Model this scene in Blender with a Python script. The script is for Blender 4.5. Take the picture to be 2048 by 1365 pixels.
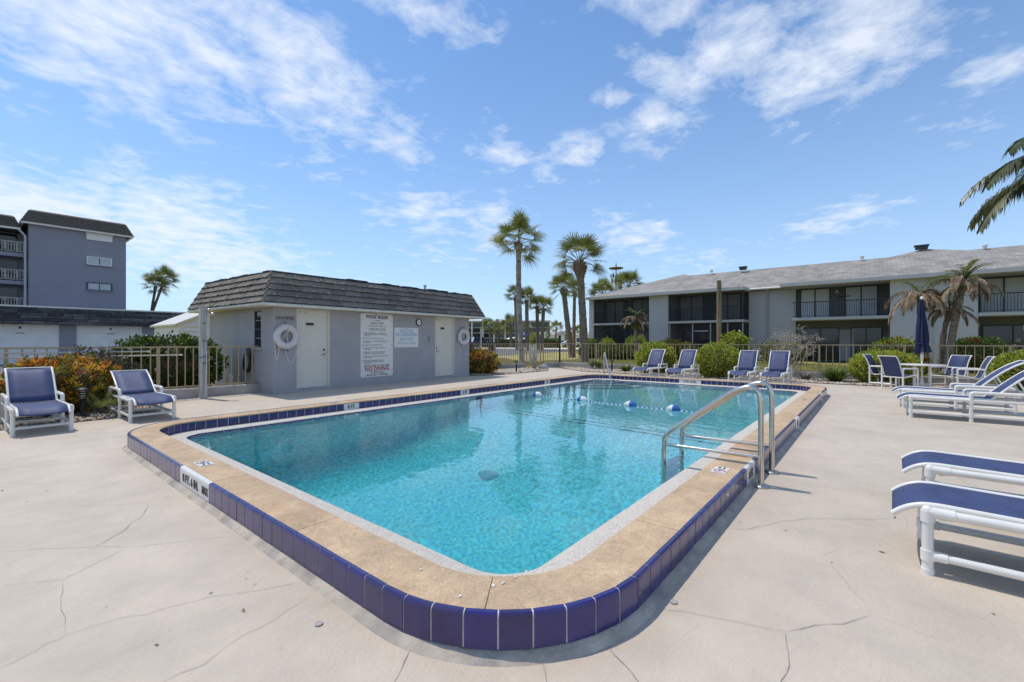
import bpy, math, random
import numpy as np
from mathutils import Vector, Matrix

random.seed(11)
for _o in list(bpy.data.objects):
    bpy.data.objects.remove(_o)
S = bpy.context.scene
COL = S.collection
PI = math.pi
R = math.radians

# ------------------------------------------------------------------ camera, sky, sun, exposure
# world frame: +x along the long side of the pool, +y towards the pool house, z up (metres)
cam = bpy.data.cameras.new('camera')
cam_o = bpy.data.objects.new('camera', cam)
COL.objects.link(cam_o)
cam.sensor_width = 36.0
cam.lens = 36.0 * 885.0 / 2048.0
cam.clip_start, cam.clip_end = 0.05, 4000
cam_o.location = (0, 0, 1.3)
cam_o.rotation_euler = (R(90), 0, -math.atan2(.7740, .6332))
S.camera = cam_o

SUN = Vector((-.086, .397, .914)).normalized()
sl = bpy.data.lights.new('sun', 'SUN')
sl.energy = 2.25
sl.angle = R(0.5)
sl.color = (1.0, .935, .84)
sun_o = bpy.data.objects.new('sun', sl)
COL.objects.link(sun_o)
sun_o.location = (0, 0, 40)
sun_o.rotation_euler = SUN.to_track_quat('Z', 'Y').to_euler()


S.view_settings.view_transform = 'Standard'
S.view_settings.look = 'None'
S.view_settings.gamma = 1.0
S.view_settings.use_curve_mapping = False
S.view_settings.exposure = 0.38
S.cycles.use_denoising = True
S.cycles.max_bounces = 14
S.cycles.blur_glossy = 0.4
S.cycles.transparent_max_bounces = 12
S.cycles.caustics_reflective = False
S.cycles.caustics_refractive = True

W = bpy.data.worlds.new('World')
S.world = W
W.use_nodes = True
nt = W.node_tree
nt.nodes.clear()
def N(tree, typ, **kw):
    n = tree.nodes.new(typ)
    for k, v in kw.items():
        if k[0] == '_':
            n.inputs[int(k[1:])].default_value = v
        else:
            setattr(n, k, v)
    return n
def math_node(tree, op, a, b=None, c=None, clamp=False):
    n = tree.nodes.new('ShaderNodeMath')
    n.operation = op
    n.use_clamp = clamp
    for i, x in enumerate((a, b, c)):
        if x is None:
            continue
        if isinstance(x, (int, float)):
            n.inputs[i].default_value = x
        else:
            tree.links.new(x, n.inputs[i])
    return n.outputs[0]
L_ = nt.links.new
sky = N(nt, 'ShaderNodeTexSky', sky_type='NISHITA', sun_disc=False)
sky.sun_elevation = math.asin(SUN.z)
sky.sun_rotation = math.atan2(SUN.x, SUN.y)
sky.altitude = 0
sky.air_density = 1.0
sky.dust_density = 0.4
sky.ozone_density = 1.6
tc = N(nt, 'ShaderNodeTexCoord')
sep = N(nt, 'ShaderNodeSeparateXYZ')
L_(tc.outputs['Generated'], sep.inputs[0])
az = math_node(nt, 'ARCTAN2', sep.outputs[1], sep.outputs[0])
el = math_node(nt, 'ARCSINE', sep.outputs[2])
ae = N(nt, 'ShaderNodeCombineXYZ')
L_(az, ae.inputs[0]); L_(el, ae.inputs[1])
# cloud deck: direction projected on a flat layer far overhead
den = math_node(nt, 'ADD', math_node(nt, 'MAXIMUM', sep.outputs[2], 0.0), 0.10)
cx_ = math_node(nt, 'DIVIDE', sep.outputs[0], den)
cy_ = math_node(nt, 'DIVIDE', sep.outputs[1], den)
cl = N(nt, 'ShaderNodeCombineXYZ')
L_(cx_, cl.inputs[0]); L_(cy_, cl.inputs[1])
nz = N(nt, 'ShaderNodeTexNoise', noise_dimensions='3D')
nz.inputs['Scale'].default_value = 6.2
nz.inputs['Detail'].default_value = 9
nz.inputs['Roughness'].default_value = .64
nz.inputs['Distortion'].default_value = .25
L_(cl.outputs[0], nz.inputs['Vector'])
# banks of cloud by azimuth / elevation (degrees left of the view axis, up), half sizes, tilt
def pix_dir(px, py):
    a = math.atan((px - 1024) / 885.0)
    e = math.atan((682 - py) / math.hypot(885.0, px - 1024))
    return math.atan2(.6332, .7740) - a, e
BANKS = [(200, 50, 19, 9, 0, 1.0), (480, 40, 13, 7, 0, .8), (420, 110, 12, 5, -16, .9), (610, 150, 14, 7.5, -14, 1.0), (380, 175, 7, 4, -25, .6),
         (800, 275, 9, 4, -14, .7), (640, 320, 9, 3, -6, .5), (80, 415, 12, 4, -6, 1.1), (340, 450, 13, 7, -8, 1.0), (430, 520, 14, 5, 0, .95),
         (360, 367, 4, 1.8, 0, .8), (850, 425, 10, 4, 0, .8), (980, 450, 8, 6, 0, .7), (1010, 300, 6, 3.5, -6, .8), (1150, 302, 6, 2.6, -4, .95),
         (1090, 345, 4, 2.6, -20, .7), (1300, 250, 7, 4, 8, .85), (1220, 200, 3.5, 2, 0, .8), (1390, 170, 6.5, 4, 0, .9), (1290, 110, 7, 3, -25, .7),
         (1440, 110, 9, 4.5, 0, .95), (1700, 90, 12, 5.5, 14, 1.15), (1490, 30, 14, 5, -10, .7), (1340, 30, 9, 4, -6, .6), (1270, 470, 8, 4, -10, .8),
         (1670, 440, 8, 2.4, 10, .8), (1400, 520, 9, 3, 0, .5), (1920, 260, 8, 3.5, 0, .4), (2010, 125, 6, 2.6, -15, .8), (650, 560, 16, 3, 0, .4),
         (200, 330, 4, 1.6, -10, .6), (770, 50, 5, 2.5, -20, .45), (1560, 165, 4, 2.5, 0, .6), (900, 500, 14, 4, 0, .45)]
SPOTS = [pix_dir(px, py) + (sa, se, tilt, amp) for (px, py, sa, se, tilt, amp) in BANKS]
# broken cloud carried on out of view all round, added for neutral fill light
_r = random.Random(17)
_ax = math.atan2(.6332, .7740)
for _row, (_e, _n) in enumerate(((9, 7), (24, 7), (42, 9), (58, 7), (74, 5))):
    for _k in range(_n):
        if _e < 40: _a = _ax + R(64 + (232 / _n) * (_k + _r.uniform(.2, .8)))
        else: _a = _ax + 2*PI * (_k + _r.uniform(.2, .8)) / _n
        _a = math.atan2(math.sin(_a), math.cos(_a))
        SPOTS.append((_a, R(_e + _r.uniform(-4, 4)), _r.uniform(13, 20) / max(.35, math.cos(R(_e))), _r.uniform(6, 9), _r.uniform(-14, 14), _r.uniform(.85, 1.1)))
acc = None
for (a0, e0, sa, se, tilt, amp) in SPOTS:
    mp = N(nt, 'ShaderNodeMapping', vector_type='TEXTURE')
    mp.inputs['Location'].default_value = (a0, e0, 0)
    mp.inputs['Rotation'].default_value = (0, 0, R(-tilt))
    mp.inputs['Scale'].default_value = (R(sa) * 1.2, R(se) * 1.25, 1)
    L_(ae.outputs[0], mp.inputs[0])
    gr = N(nt, 'ShaderNodeTexGradient', gradient_type='SPHERICAL')
    L_(mp.outputs[0], gr.inputs[0])
    v = math_node(nt, 'MULTIPLY', gr.outputs['Fac'], amp)
    acc = v if acc is None else math_node(nt, 'MAXIMUM', acc, v)
low = math_node(nt, 'MULTIPLY', acc, .50)
dens = math_node(nt, 'ADD', nz.outputs['Fac'], low)
dens = math_node(nt, 'MULTIPLY', math_node(nt, 'SUBTRACT', dens, .67), 2.9, clamp=True)
dens = math_node(nt, 'MULTIPLY', dens, .80)
tint = N(nt, 'ShaderNodeMix', data_type='RGBA', blend_type='MULTIPLY')
tint.inputs[0].default_value = 1.0
L_(sky.outputs[0], tint.inputs[6])
tint.inputs[7].default_value = (.56, .86, 1.10, 1)
# pale haze low over the horizon, all the way round
hz = math_node(nt, 'MULTIPLY', math_node(nt, 'EXPONENT', math_node(nt, 'MULTIPLY', math_node(nt, 'MAXIMUM', sep.outputs[2], 0.0), -3.6)), .86)
hmx = N(nt, 'ShaderNodeMix', data_type='RGBA')
L_(hz, hmx.inputs[0]); L_(tint.outputs[2], hmx.inputs[6]); hmx.inputs[7].default_value = (4.2, 5.3, 6.7, 1)
mx = N(nt, 'ShaderNodeMix', data_type='RGBA')
L_(dens, mx.inputs[0])
L_(hmx.outputs[2], mx.inputs[6])
mx.inputs[7].default_value = (5.9, 6.25, 6.8, 1)
bg = N(nt, 'ShaderNodeBackground')
bg.inputs['Strength'].default_value = 0.12
L_(mx.outputs[2], bg.inputs['Color'])
wo = N(nt, 'ShaderNodeOutputWorld')
L_(bg.outputs[0], wo.inputs['Surface'])

# ------------------------------------------------------------------ helpers
def T(x, y, z): return Matrix.Translation((x, y, z))
def RZ(a): return Matrix.Rotation(a, 4, 'Z')
def RX(a): return Matrix.Rotation(a, 4, 'X')
def RY(a): return Matrix.Rotation(a, 4, 'Y')

class MB:
    def __init__(s):
        s.v, s.f, s.m = [], [], []
    def add(s, vs, fs, m=0, M=None):
        o = len(s.v)
        if M is not None:
            vs = [M @ Vector(p) for p in vs]
        s.v.extend(tuple(p) for p in vs)
        s.f.extend(tuple(i + o for i in f) for f in fs)
        s.m.extend([m] * len(fs))
        return s
    def box(s, x0, y0, z0, x1, y1, z1, m=0, M=None):
        return s.add([(x0, y0, z0), (x1, y0, z0), (x1, y1, z0), (x0, y1, z0), (x0, y0, z1), (x1, y0, z1), (x1, y1, z1), (x0, y1, z1)],
                     [(0, 3, 2, 1), (4, 5, 6, 7), (0, 1, 5, 4), (1, 2, 6, 5), (2, 3, 7, 6), (3, 0, 4, 7)], m, M)
    def cbox(s, c, d, m=0, M=None):
        return s.box(c[0]-d[0]/2, c[1]-d[1]/2, c[2]-d[2]/2, c[0]+d[0]/2, c[1]+d[1]/2, c[2]+d[2]/2, m, M)
    def path(s, pts, r, n=8, m=0, caps=True, M=None, flat=1.0):
        P = [Vector(p) for p in pts]
        if not isinstance(r, (list, tuple)):
            r = [r] * len(P)
        vs, fs = [], []
        t0 = (P[1] - P[0]).normalized()
        up = Vector((0, 0, 1)) if abs(t0.z) < .9 else Vector((1, 0, 0))
        a = t0.cross(up).normalized()
        for i, p in enumerate(P):
            if i == 0: t = P[1] - P[0]
            elif i == len(P) - 1: t = P[-1] - P[-2]
            else: t = (P[i+1] - P[i]).normalized() + (P[i] - P[i-1]).normalized()
            t = t.normalized()
            a = (a - t * a.dot(t)).normalized()
            b = t.cross(a)
            for k in range(n):
                w = 2 * PI * k / n
                vs.append(p + (a * math.cos(w) + b * math.sin(w) * flat) * r[i])
        for i in range(len(P) - 1):
            for k in range(n):
                k2 = (k + 1) % n
                fs.append((i*n+k, i*n+k2, (i+1)*n+k2, (i+1)*n+k))
        if caps:
            fs.append(tuple(range(n))[::-1])
            fs.append(tuple(range((len(P)-1)*n, len(P)*n)))
        return s.add(vs, fs, m, M)
    def tube(s, p0, p1, r, r1=None, n=8, m=0, caps=True, M=None):
        return s.path([p0, p1], [r, r if r1 is None else r1], n, m, caps, M)
    def lathe(s, prof, n=16, m=0, c=(0, 0, 0), M=None):
        vs, fs = [], []
        for (r, z) in prof:
            for k in range(n):
                w = 2 * PI * k / n
                vs.append((c[0] + r*math.cos(w), c[1] + r*math.sin(w), c[2] + z))
        for i in range(len(prof) - 1):
            for k in range(n):
                k2 = (k + 1) % n
                fs.append((i*n+k, i*n+k2, (i+1)*n+k2, (i+1)*n+k))
        fs.append(tuple(range(n))[::-1])
        fs.append(tuple(range((len(prof)-1)*n, len(prof)*n)))
        return s.add(vs, fs, m, M)
    def ball(s, c, r, nu=12, nv=8, sc=(1, 1, 1), m=0, M=None):
        prof = [(r*math.sin(PI*i/nv)+1e-5, -r*math.cos(PI*i/nv)) for i in range(nv+1)]
        vs0 = MB().lathe(prof, nu)
        return s.add([(c[0]+x*sc[0], c[1]+y*sc[1], c[2]+z*sc[2]) for x, y, z in vs0.v], vs0.f, m, M)
    def prism(s, poly, z0, z1, m=0, M=None):
        n = len(poly)
        vs = [(p[0], p[1], z0) for p in poly] + [(p[0], p[1], z1) for p in poly]
        fs = [tuple(range(n))[::-1], tuple(range(n, 2*n))] + [(i, (i+1) % n, n+(i+1) % n, n+i) for i in range(n)]
        return s.add(vs, fs, m, M)
    def quad(s, a, b, c, d, m=0, M=None):
        return s.add([a, b, c, d], [(0, 1, 2, 3)], m, M)
    def mesh(s, name, mats, smooth=None):
        me = bpy.data.meshes.new(name)
        me.from_pydata(s.v, [], s.f)
        if not isinstance(mats, (list, tuple)): mats = [mats]
        for mt in mats: me.materials.append(mt)
        if len(mats) > 1:
            me.polygons.foreach_set('material_index', s.m)
        if smooth is not None:
            me.polygons.foreach_set('use_smooth', [True] * len(me.polygons))
            if smooth < 179:
                me.set_sharp_from_angle(angle=R(smooth))
        me.update()
        return me
    def build(s, name, mats, parent=None, smooth=None, kind=None, label=None):
        return put(name, s.mesh(name, mats, smooth), parent, kind, label)

def put(name, me, parent=None, kind=None, label=None, M=None):
    o = bpy.data.objects.new(name, me)
    COL.objects.link(o)
    if parent is not None: o.parent = parent
    if kind: o['kind'] = kind
    if label: o['label'] = label
    if M is not None: o.matrix_local = M
    return o
def tag(o, label, cat, group=None, kind=None):
    o['label'] = label; o['category'] = cat
    if group: o['group'] = group
    if kind: o['kind'] = kind
    return o
def thing(name, label, cat, loc=(0, 0, 0), rz=0.0, group=None):
    o = bpy.data.objects.new(name, None)
    COL.objects.link(o)
    o.location = loc; o.rotation_euler = (0, 0, rz)
    o.empty_display_size = .1
    return tag(o, label, cat, group)
def structure(name, mb, mats, smooth=None):
    return mb.build(name, mats, None, smooth, 'structure')
def dup(root, loc, rz, label):
    c = root.copy(); COL.objects.link(c)
    c.location = loc; c.rotation_euler = (0, 0, rz); c['label'] = label
    for ch in list(root.children):
        k = ch.copy(); COL.objects.link(k); k.parent = c
        for g in list(ch.children):
            q = g.copy(); COL.objects.link(q); q.parent = k
    return c
def tri_mesh(name, V, F, mats, mi=None, smooth=False):
    """fast mesh from numpy arrays of vertices (n,3) and faces (m,k)"""
    me = bpy.data.meshes.new(name)
    V = np.asarray(V, dtype=np.float32); F = np.asarray(F, dtype=np.int32)
    k = F.shape[1]
    me.vertices.add(len(V)); me.vertices.foreach_set('co', V.ravel())
    me.loops.add(F.size); me.loops.foreach_set('vertex_index', F.ravel())
    me.polygons.add(len(F))
    me.polygons.foreach_set('loop_start', np.arange(0, F.size, k, dtype=np.int32))
    for mt in (mats if isinstance(mats, (list, tuple)) else [mats]): me.materials.append(mt)
    if mi is not None: me.polygons.foreach_set('material_index', np.asarray(mi, dtype=np.int32))
    if smooth: me.polygons.foreach_set('use_smooth', np.ones(len(F), dtype=bool))
    me.update(calc_edges=True)
    me.validate()
    return me
def text_mb(mb, txt, size, M, m=0, depth=.002, align='CENTER', xs=1.0, bold=0.0):
    cu = bpy.data.curves.new('t', 'FONT')
    cu.body = txt; cu.size = size; cu.align_x = align; cu.align_y = 'CENTER'
    cu.extrude = depth / 2; cu.resolution_u = 2; cu.offset = bold
    o = bpy.data.objects.new('t', cu)
    COL.objects.link(o)
    dg = bpy.context.evaluated_depsgraph_get()
    me = bpy.data.meshes.new_from_object(o.evaluated_get(dg))
    Mx = M @ Matrix.Diagonal((xs, 1, 1, 1))
    mb.add([v.co.copy() for v in me.vertices], [tuple(p.vertices) for p in me.polygons], m, Mx)
    bpy.data.objects.remove(o); bpy.data.curves.remove(cu); bpy.data.meshes.remove(me)

# image measurements of the ground turned into ground points (metres) while surveying the photograph
FPX, CAMH = 885.0, 1.3
def G(px, py, z=0.0):
    Y = FPX * (CAMH - z) / (py - 682.0); X = (px - 1024.0) * Y / FPX
    return (X*.6332 + Y*.7740, -X*.7741 + Y*.6331)
def AT(px, py, Y):
    X = (px - 1024.0) * Y / FPX
    return Vector((X*.6332 + Y*.7740, -X*.7741 + Y*.6331, CAMH - (py - 682.0) * Y / FPX))

# ------------------------------------------------------------------ materials
def mat(name, col, rough=.6, metal=0.0, var=.12, scale=3.0, bump=0.0, bscale=60.0, col2=None, amt=.5, scale2=None, spec=.5, coat=0.0,
        detail=4, bdist=.02, coords='Object', stretch=None):
    m = bpy.data.materials.new(name); m.use_nodes = True
    t = m.node_tree; b = t.nodes['Principled BSDF']
    b.inputs['Roughness'].default_value = rough
    b.inputs['Metallic'].default_value = metal
    b.inputs['Specular IOR Level'].default_value = spec
    b.inputs['Coat Weight'].default_value = coat
    b.inputs['Coat Roughness'].default_value = .08
    co = N(t, 'ShaderNodeTexCoord')
    vec = co.outputs[coords]
    if stretch:
        mp = N(t, 'ShaderNodeMapping'); mp.inputs['Scale'].default_value = stretch
        t.links.new(vec, mp.inputs[0]); vec = mp.outputs[0]
    def noise(sc, dt=detail):
        n = N(t, 'ShaderNodeTexNoise'); n.inputs['Scale'].default_value = sc; n.inputs['Detail'].default_value = dt
        t.links.new(vec, n.inputs['Vector']); return n.outputs['Fac']
    c = tuple(col) + (1,)
    if var > 0:
        mr = N(t, 'ShaderNodeMapRange'); mr.inputs[1].default_value = .3; mr.inputs[2].default_value = .7
        mr.inputs[3].default_value = 1 - var; mr.inputs[4].default_value = 1 + var
        t.links.new(noise(scale), mr.inputs[0])
        mm = N(t, 'ShaderNodeMix', data_type='RGBA', blend_type='MULTIPLY'); mm.inputs[0].default_value = 1
        if col2 is not None:
            m2 = N(t, 'ShaderNodeMix', data_type='RGBA')
            r2 = N(t, 'ShaderNodeMapRange'); r2.inputs[1].default_value = .62 - .3*amt; r2.inputs[2].default_value = .72 - .1*amt
            t.links.new(noise(scale2 or scale*.37), r2.inputs[0]); t.links.new(r2.outputs[0], m2.inputs[0])
            m2.inputs[6].default_value = c; m2.inputs[7].default_value = tuple(col2) + (1,)
            t.links.new(m2.outputs[2], mm.inputs[6])
        else:
            mm.inputs[6].default_value = c
        t.links.new(mr.outputs[0], mm.inputs[7])
        t.links.new(mm.outputs[2], b.inputs['Base Color'])
    else:
        b.inputs['Base Color'].default_value = c
    if bump > 0:
        bp = N(t, 'ShaderNodeBump'); bp.inputs['Strength'].default_value = bump; bp.inputs['Distance'].default_value = bdist
        t.links.new(noise(bscale, 3), bp.inputs['Height']); t.links.new(bp.outputs[0], b.inputs['Normal'])
    return m
def leaf_mat(name, cols, scale=9.0, rough=.5, trans=.28, spec=.4):
    """leaf: principled mixed with translucent, colour picked by a noise along the plant"""
    m = bpy.data.materials.new(name); m.use_nodes = True
    t = m.node_tree; b = t.nodes['Principled BSDF']; out = t.nodes['Material Output']
    b.inputs['Roughness'].default_value = rough; b.inputs['Specular IOR Level'].default_value = spec
    co = N(t, 'ShaderNodeTexCoord'); n = N(t, 'ShaderNodeTexNoise')
    n.inputs['Scale'].default_value = scale; n.inputs['Detail'].default_value = 3
    t.links.new(co.outputs['Object'], n.inputs['Vector'])
    rp = N(t, 'ShaderNodeValToRGB'); e = rp.color_ramp.elements
    k = len(cols)
    e[0].position = .3; e[0].color = tuple(cols[0]) + (1,)
    e[1].position = .7; e[1].color = tuple(cols[-1]) + (1,)
    for i in range(1, k-1):
        q = e.new(.3 + .4*i/(k-1)); q.color = tuple(cols[i]) + (1,)
    t.links.new(n.outputs['Fac'], rp.inputs[0]); t.links.new(rp.outputs[0], b.inputs['Base Color'])
    tr = N(t, 'ShaderNodeBsdfTranslucent'); t.links.new(rp.outputs[0], tr.inputs['Color'])
    ms = N(t, 'ShaderNodeMixShader'); ms.inputs[0].default_value = trans
    t.links.new(b.outputs[0], ms.inputs[1]); t.links.new(tr.outputs[0], ms.inputs[2])
    t.links.new(ms.outputs[0], out.inputs['Surface'])
    return m

WHITE_PVC = mat('white_pvc', (.80, .765, .70), .28, var=.05, scale=6, spec=.5)
SLING = mat('blue_sling_fabric', (.040, .058, .145), .62, var=.20, scale=7, bump=.25, bscale=420, bdist=.004)
STUCCO = mat('blue_grey_stucco', (.385, .375, .385), .85, var=.07, scale=1.3, bump=.35, bscale=45, bdist=.012)
STUCCO_D = mat('apartment_stucco', (.27, .27, .32), .85, var=.05, scale=.4, bump=.2, bscale=20)
STUCCO_L = mat('pale_grey_stucco', (.44, .44, .455), .85, var=.05, scale=.8, bump=.25, bscale=30, bdist=.012)
CREAM = mat('cream_door_paint', (.68, .64, .55), .45, var=.04, scale=2)
WHITE = mat('white_paint', (.78, .75, .70), .5, var=.05, scale=4)
TRIM = mat('cream_trim_paint', (.66, .64, .55), .6, var=.08, scale=5)
BLACK = mat('black_metal', (.015, .015, .016), .45, var=.1)
DARK = mat('dark_bronze_metal', (.035, .036, .04), .5, var=.1)
GLASS = mat('window_glass', (.02, .024, .028), .06, var=.0, spec=.6)
CURTAIN = mat('pale_curtain', (.50, .54, .56), .8, var=.12, scale=9, stretch=(6, 6, .2))
STEEL = mat('stainless_steel', (.62, .58, .52), .20, metal=1.0, var=.05, scale=20)
STEEL_D = mat('dull_steel', (.42, .43, .42), .35, metal=1.0, var=.1, scale=20)
FENCE = mat('tan_fence_paint', (.46, .32, .175), .5, var=.08, scale=3)
FENCE_G = mat('taupe_fence_paint', (.40, .295, .185), .5, var=.08, scale=3)
CONC = mat('grey_concrete', (.42, .40, .37), .9, var=.2, scale=2.5, bump=.4, bscale=40, bdist=.015, col2=(.30, .28, .25), amt=.5)
SHINGLE = [mat('roof_shingle_%s' % n, c, .9, var=.22, scale=7, bump=.7, bscale=70, bdist=.012) for n, c in
           (('brown', (.215, .18, .145)), ('grey', (.235, .20, .165)), ('dark', (.17, .145, .12)))]
SHINGLE_D = mat('charcoal_shingle', (.085, .082, .088), .9, var=.3, scale=5, bump=.6, bscale=50, bdist=.012)
TAR = mat('black_tar', (.022, .021, .022), .8, var=.3, scale=12, bump=.6, bscale=60)
TILE = [mat('cobalt_tile_%s' % n, c, .2, var=.22, scale=9, coat=.25, spec=.5) for n, c in
        (('deep', (.024, .020, .125)), ('mid', (.030, .025, .145)), ('dull', (.032, .024, .112)))]
TILE_W = mat('white_glazed_tile', (.76, .74, .70), .22, var=.06, scale=9)
INK = mat('black_lettering', (.02, .02, .022), .5, var=0)
NAVY = mat('navy_lettering', (.02, .035, .16), .5, var=0)
RED = mat('red_lettering', (.42, .02, .03), .5, var=0)
PALEBLUE = mat('faded_blue_lettering', (.36, .52, .66), .5, var=.1, scale=30)
MORTAR = mat('stained_mortar', (.47, .40, .32), .9, var=.25, scale=7, bump=.5, bscale=40, bdist=.015, col2=(.30, .27, .24), amt=.5)
TRUNK = mat('palm_bark', (.23, .18, .135), .95, var=.42, scale=6, bump=1.0, bscale=16, bdist=.07, stretch=(1, 1, 2.5))
TRUNK_W = mat('palm_bark_lichen', (.36, .33, .29), .95, var=.30, scale=4, bump=.9, bscale=25, bdist=.03, col2=(.14, .12, .10), amt=.55, stretch=(1, 1, 2))
BOOT = mat('palm_boot', (.23, .145, .085), .95, var=.4, scale=9, bump=.6, bscale=40)
FROND = leaf_mat('palm_leaf', [(.11, .14, .032), (.22, .24, .06), (.36, .36, .15)], 1.6, .36, .34, .6)
FROND_Y = leaf_mat('fresh_palm_leaf', [(.09, .13, .025), (.16, .20, .045), (.27, .26, .09)], 2.2, .45, .3)
FROND_B = leaf_mat('dead_palm_leaf', [(.17, .11, .065), (.30, .215, .135), (.43, .34, .24)], 4, .8, .2, .2)
WOODGREY = mat('weathered_wood', (.50, .50, .46), .9, var=.3, scale=4, bump=.5, bscale=30, stretch=(6, 6, .5))
POLEWOOD = mat('utility_pole_wood', (.26, .20, .11), .9, var=.35, scale=3, bump=.5, bscale=20, stretch=(5, 5, .35), col2=(.14, .11, .07), amt=.5)
TWIG = mat('dry_twig', (.40, .34, .27), .9, var=.3, scale=6)
STEM = mat('shrub_stem', (.10, .075, .05), .9, var=.3, scale=9)
ROCK = mat('coquina_rock', (.36, .33, .28), .9, var=.3, scale=6, bump=.9, bscale=18, bdist=.04)
# ------------------------------------------------------------------ deck, lawn, road, beds
from mathutils.geometry import tessellate_polygon
def sheet(name, outer, z, mats, holes=(), skirt=0.0):
    mb = MB()
    loops = [[Vector((p[0], p[1], 0)) for p in outer]] + [[Vector((p[0], p[1], 0)) for p in h] for h in holes]
    flat = [p for l in loops for p in l]
    tris = tessellate_polygon(loops)
    vs = [(p.x, p.y, z) for p in flat]
    fs = []
    for a, b, c in tris:
        n = (flat[b] - flat[a]).cross(flat[c] - flat[a]).z
        fs.append((a, b, c) if n > 0 else (a, c, b))
    mb.add(vs, fs)
    if skirt:
        n = len(outer)
        mb.add([(p[0], p[1], z) for p in outer] + [(p[0], p[1], z - skirt) for p in outer], [(i, (i+1) % n, n+(i+1) % n, n+i) for i in range(n)])
    return structure(name, mb, mats)

def deck_material():
    m = mat('painted_deck', (.57, .478, .375), .75, var=.07, scale=.8, col2=(.525, .445, .35), amt=.4, scale2=.35)
    t = m.node_tree; b = t.nodes['Principled BSDF']
    src = b.inputs['Base Color'].links[0].from_socket
    co = N(t, 'ShaderNodeTexCoord')
    # swept trowel marks: noise stretched along a direction that wanders
    nd = N(t, 'ShaderNodeTexNoise'); nd.inputs['Scale'].default_value = .9; nd.inputs['Detail'].default_value = 2
    t.links.new(co.outputs['Object'], nd.inputs['Vector'])
    mixv = N(t, 'ShaderNodeMix', data_type='VECTOR'); mixv.inputs[0].default_value = .55
    t.links.new(co.outputs['Object'], mixv.inputs[4]); t.links.new(nd.outputs['Color'], mixv.inputs[5])
    mp = N(t, 'ShaderNodeMapping'); mp.inputs['Scale'].default_value = (3, 26, 1); mp.inputs['Rotation'].default_value = (0, 0, .5)
    t.links.new(mixv.outputs[1], mp.inputs[0])
    sw = N(t, 'ShaderNodeTexNoise'); sw.inputs['Scale'].default_value = 2.4; sw.inputs['Detail'].default_value = 6; sw.inputs['Roughness'].default_value = .7
    t.links.new(mp.outputs[0], sw.inputs['Vector'])
    fine = N(t, 'ShaderNodeTexNoise'); fine.inputs['Scale'].default_value = 55; fine.inputs['Detail'].default_value = 5
    t.links.new(co.outputs['Object'], fine.inputs['Vector'])
    h = math_node(t, 'ADD', math_node(t, 'MULTIPLY', sw.outputs['Fac'], .7), math_node(t, 'MULTIPLY', fine.outputs['Fac'], .5))
    bp = N(t, 'ShaderNodeBump'); bp.inputs['Strength'].default_value = .55; bp.inputs['Distance'].default_value = .012
    t.links.new(h, bp.inputs['Height']); t.links.new(bp.outputs[0], b.inputs['Normal'])
    # grime: darker specks and scuffs with their own shapes
    gm = N(t, 'ShaderNodeMapRange'); gm.inputs[1].default_value = .62; gm.inputs[2].default_value = .78; gm.inputs[3].default_value = 1; gm.inputs[4].default_value = .86
    t.links.new(sw.outputs['Fac'], gm.inputs[0])
    big = N(t, 'ShaderNodeTexNoise'); big.inputs['Scale'].default_value = 2.3; big.inputs['Detail'].default_value = 7; big.inputs['Roughness'].default_value = .68
    t.links.new(co.outputs['Object'], big.inputs['Vector'])
    g2 = N(t, 'ShaderNodeMapRange'); g2.inputs[1].default_value = .35; g2.inputs[2].default_value = .7; g2.inputs[3].default_value = 1.06; g2.inputs[4].default_value = .88
    t.links.new(big.outputs['Fac'], g2.inputs[0])
    sp = N(t, 'ShaderNodeTexVoronoi'); sp.inputs['Scale'].default_value = 3.2
    t.links.new(co.outputs['Object'], sp.inputs['Vector'])
    s2 = N(t, 'ShaderNodeMapRange'); s2.inputs[1].default_value = .012; s2.inputs[2].default_value = .03; s2.inputs[3].default_value = .55; s2.inputs[4].default_value = 1
    t.links.new(sp.outputs['Distance'], s2.inputs[0])
    k = math_node(t, 'MULTIPLY', math_node(t, 'MULTIPLY', gm.outputs[0], g2.outputs[0]), s2.outputs[0])
    mm = N(t, 'ShaderNodeMix', data_type='RGBA', blend_type='MULTIPLY'); mm.inputs[0].default_value = 1
    t.links.new(src, mm.inputs[6]); t.links.new(k, mm.inputs[7]); t.links.new(mm.outputs[2], b.inputs['Base Color'])
    return m
DECK = deck_material()
GRASS = mat('lawn_ground', (.34, .32, .075), .95, var=.35, scale=1.2, bump=.6, bscale=14, bdist=.05, col2=(.42, .33, .155), amt=.7, scale2=.35, detail=8)
ASPHALT = mat('road_asphalt', (.155, .155, .165), .9, var=.12, scale=.6, bump=.3, bscale=60)
SOIL = mat('bed_soil', (.26, .19, .12), .95, var=.35, scale=9, bump=.8, bscale=50, bdist=.02)
CRACK = mat('crack_grime', (.36, .31, .255), .95, var=.3, scale=30)
SAND = mat('pale_sand', (.42, .37, .29), .95, var=.2, scale=1)

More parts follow.
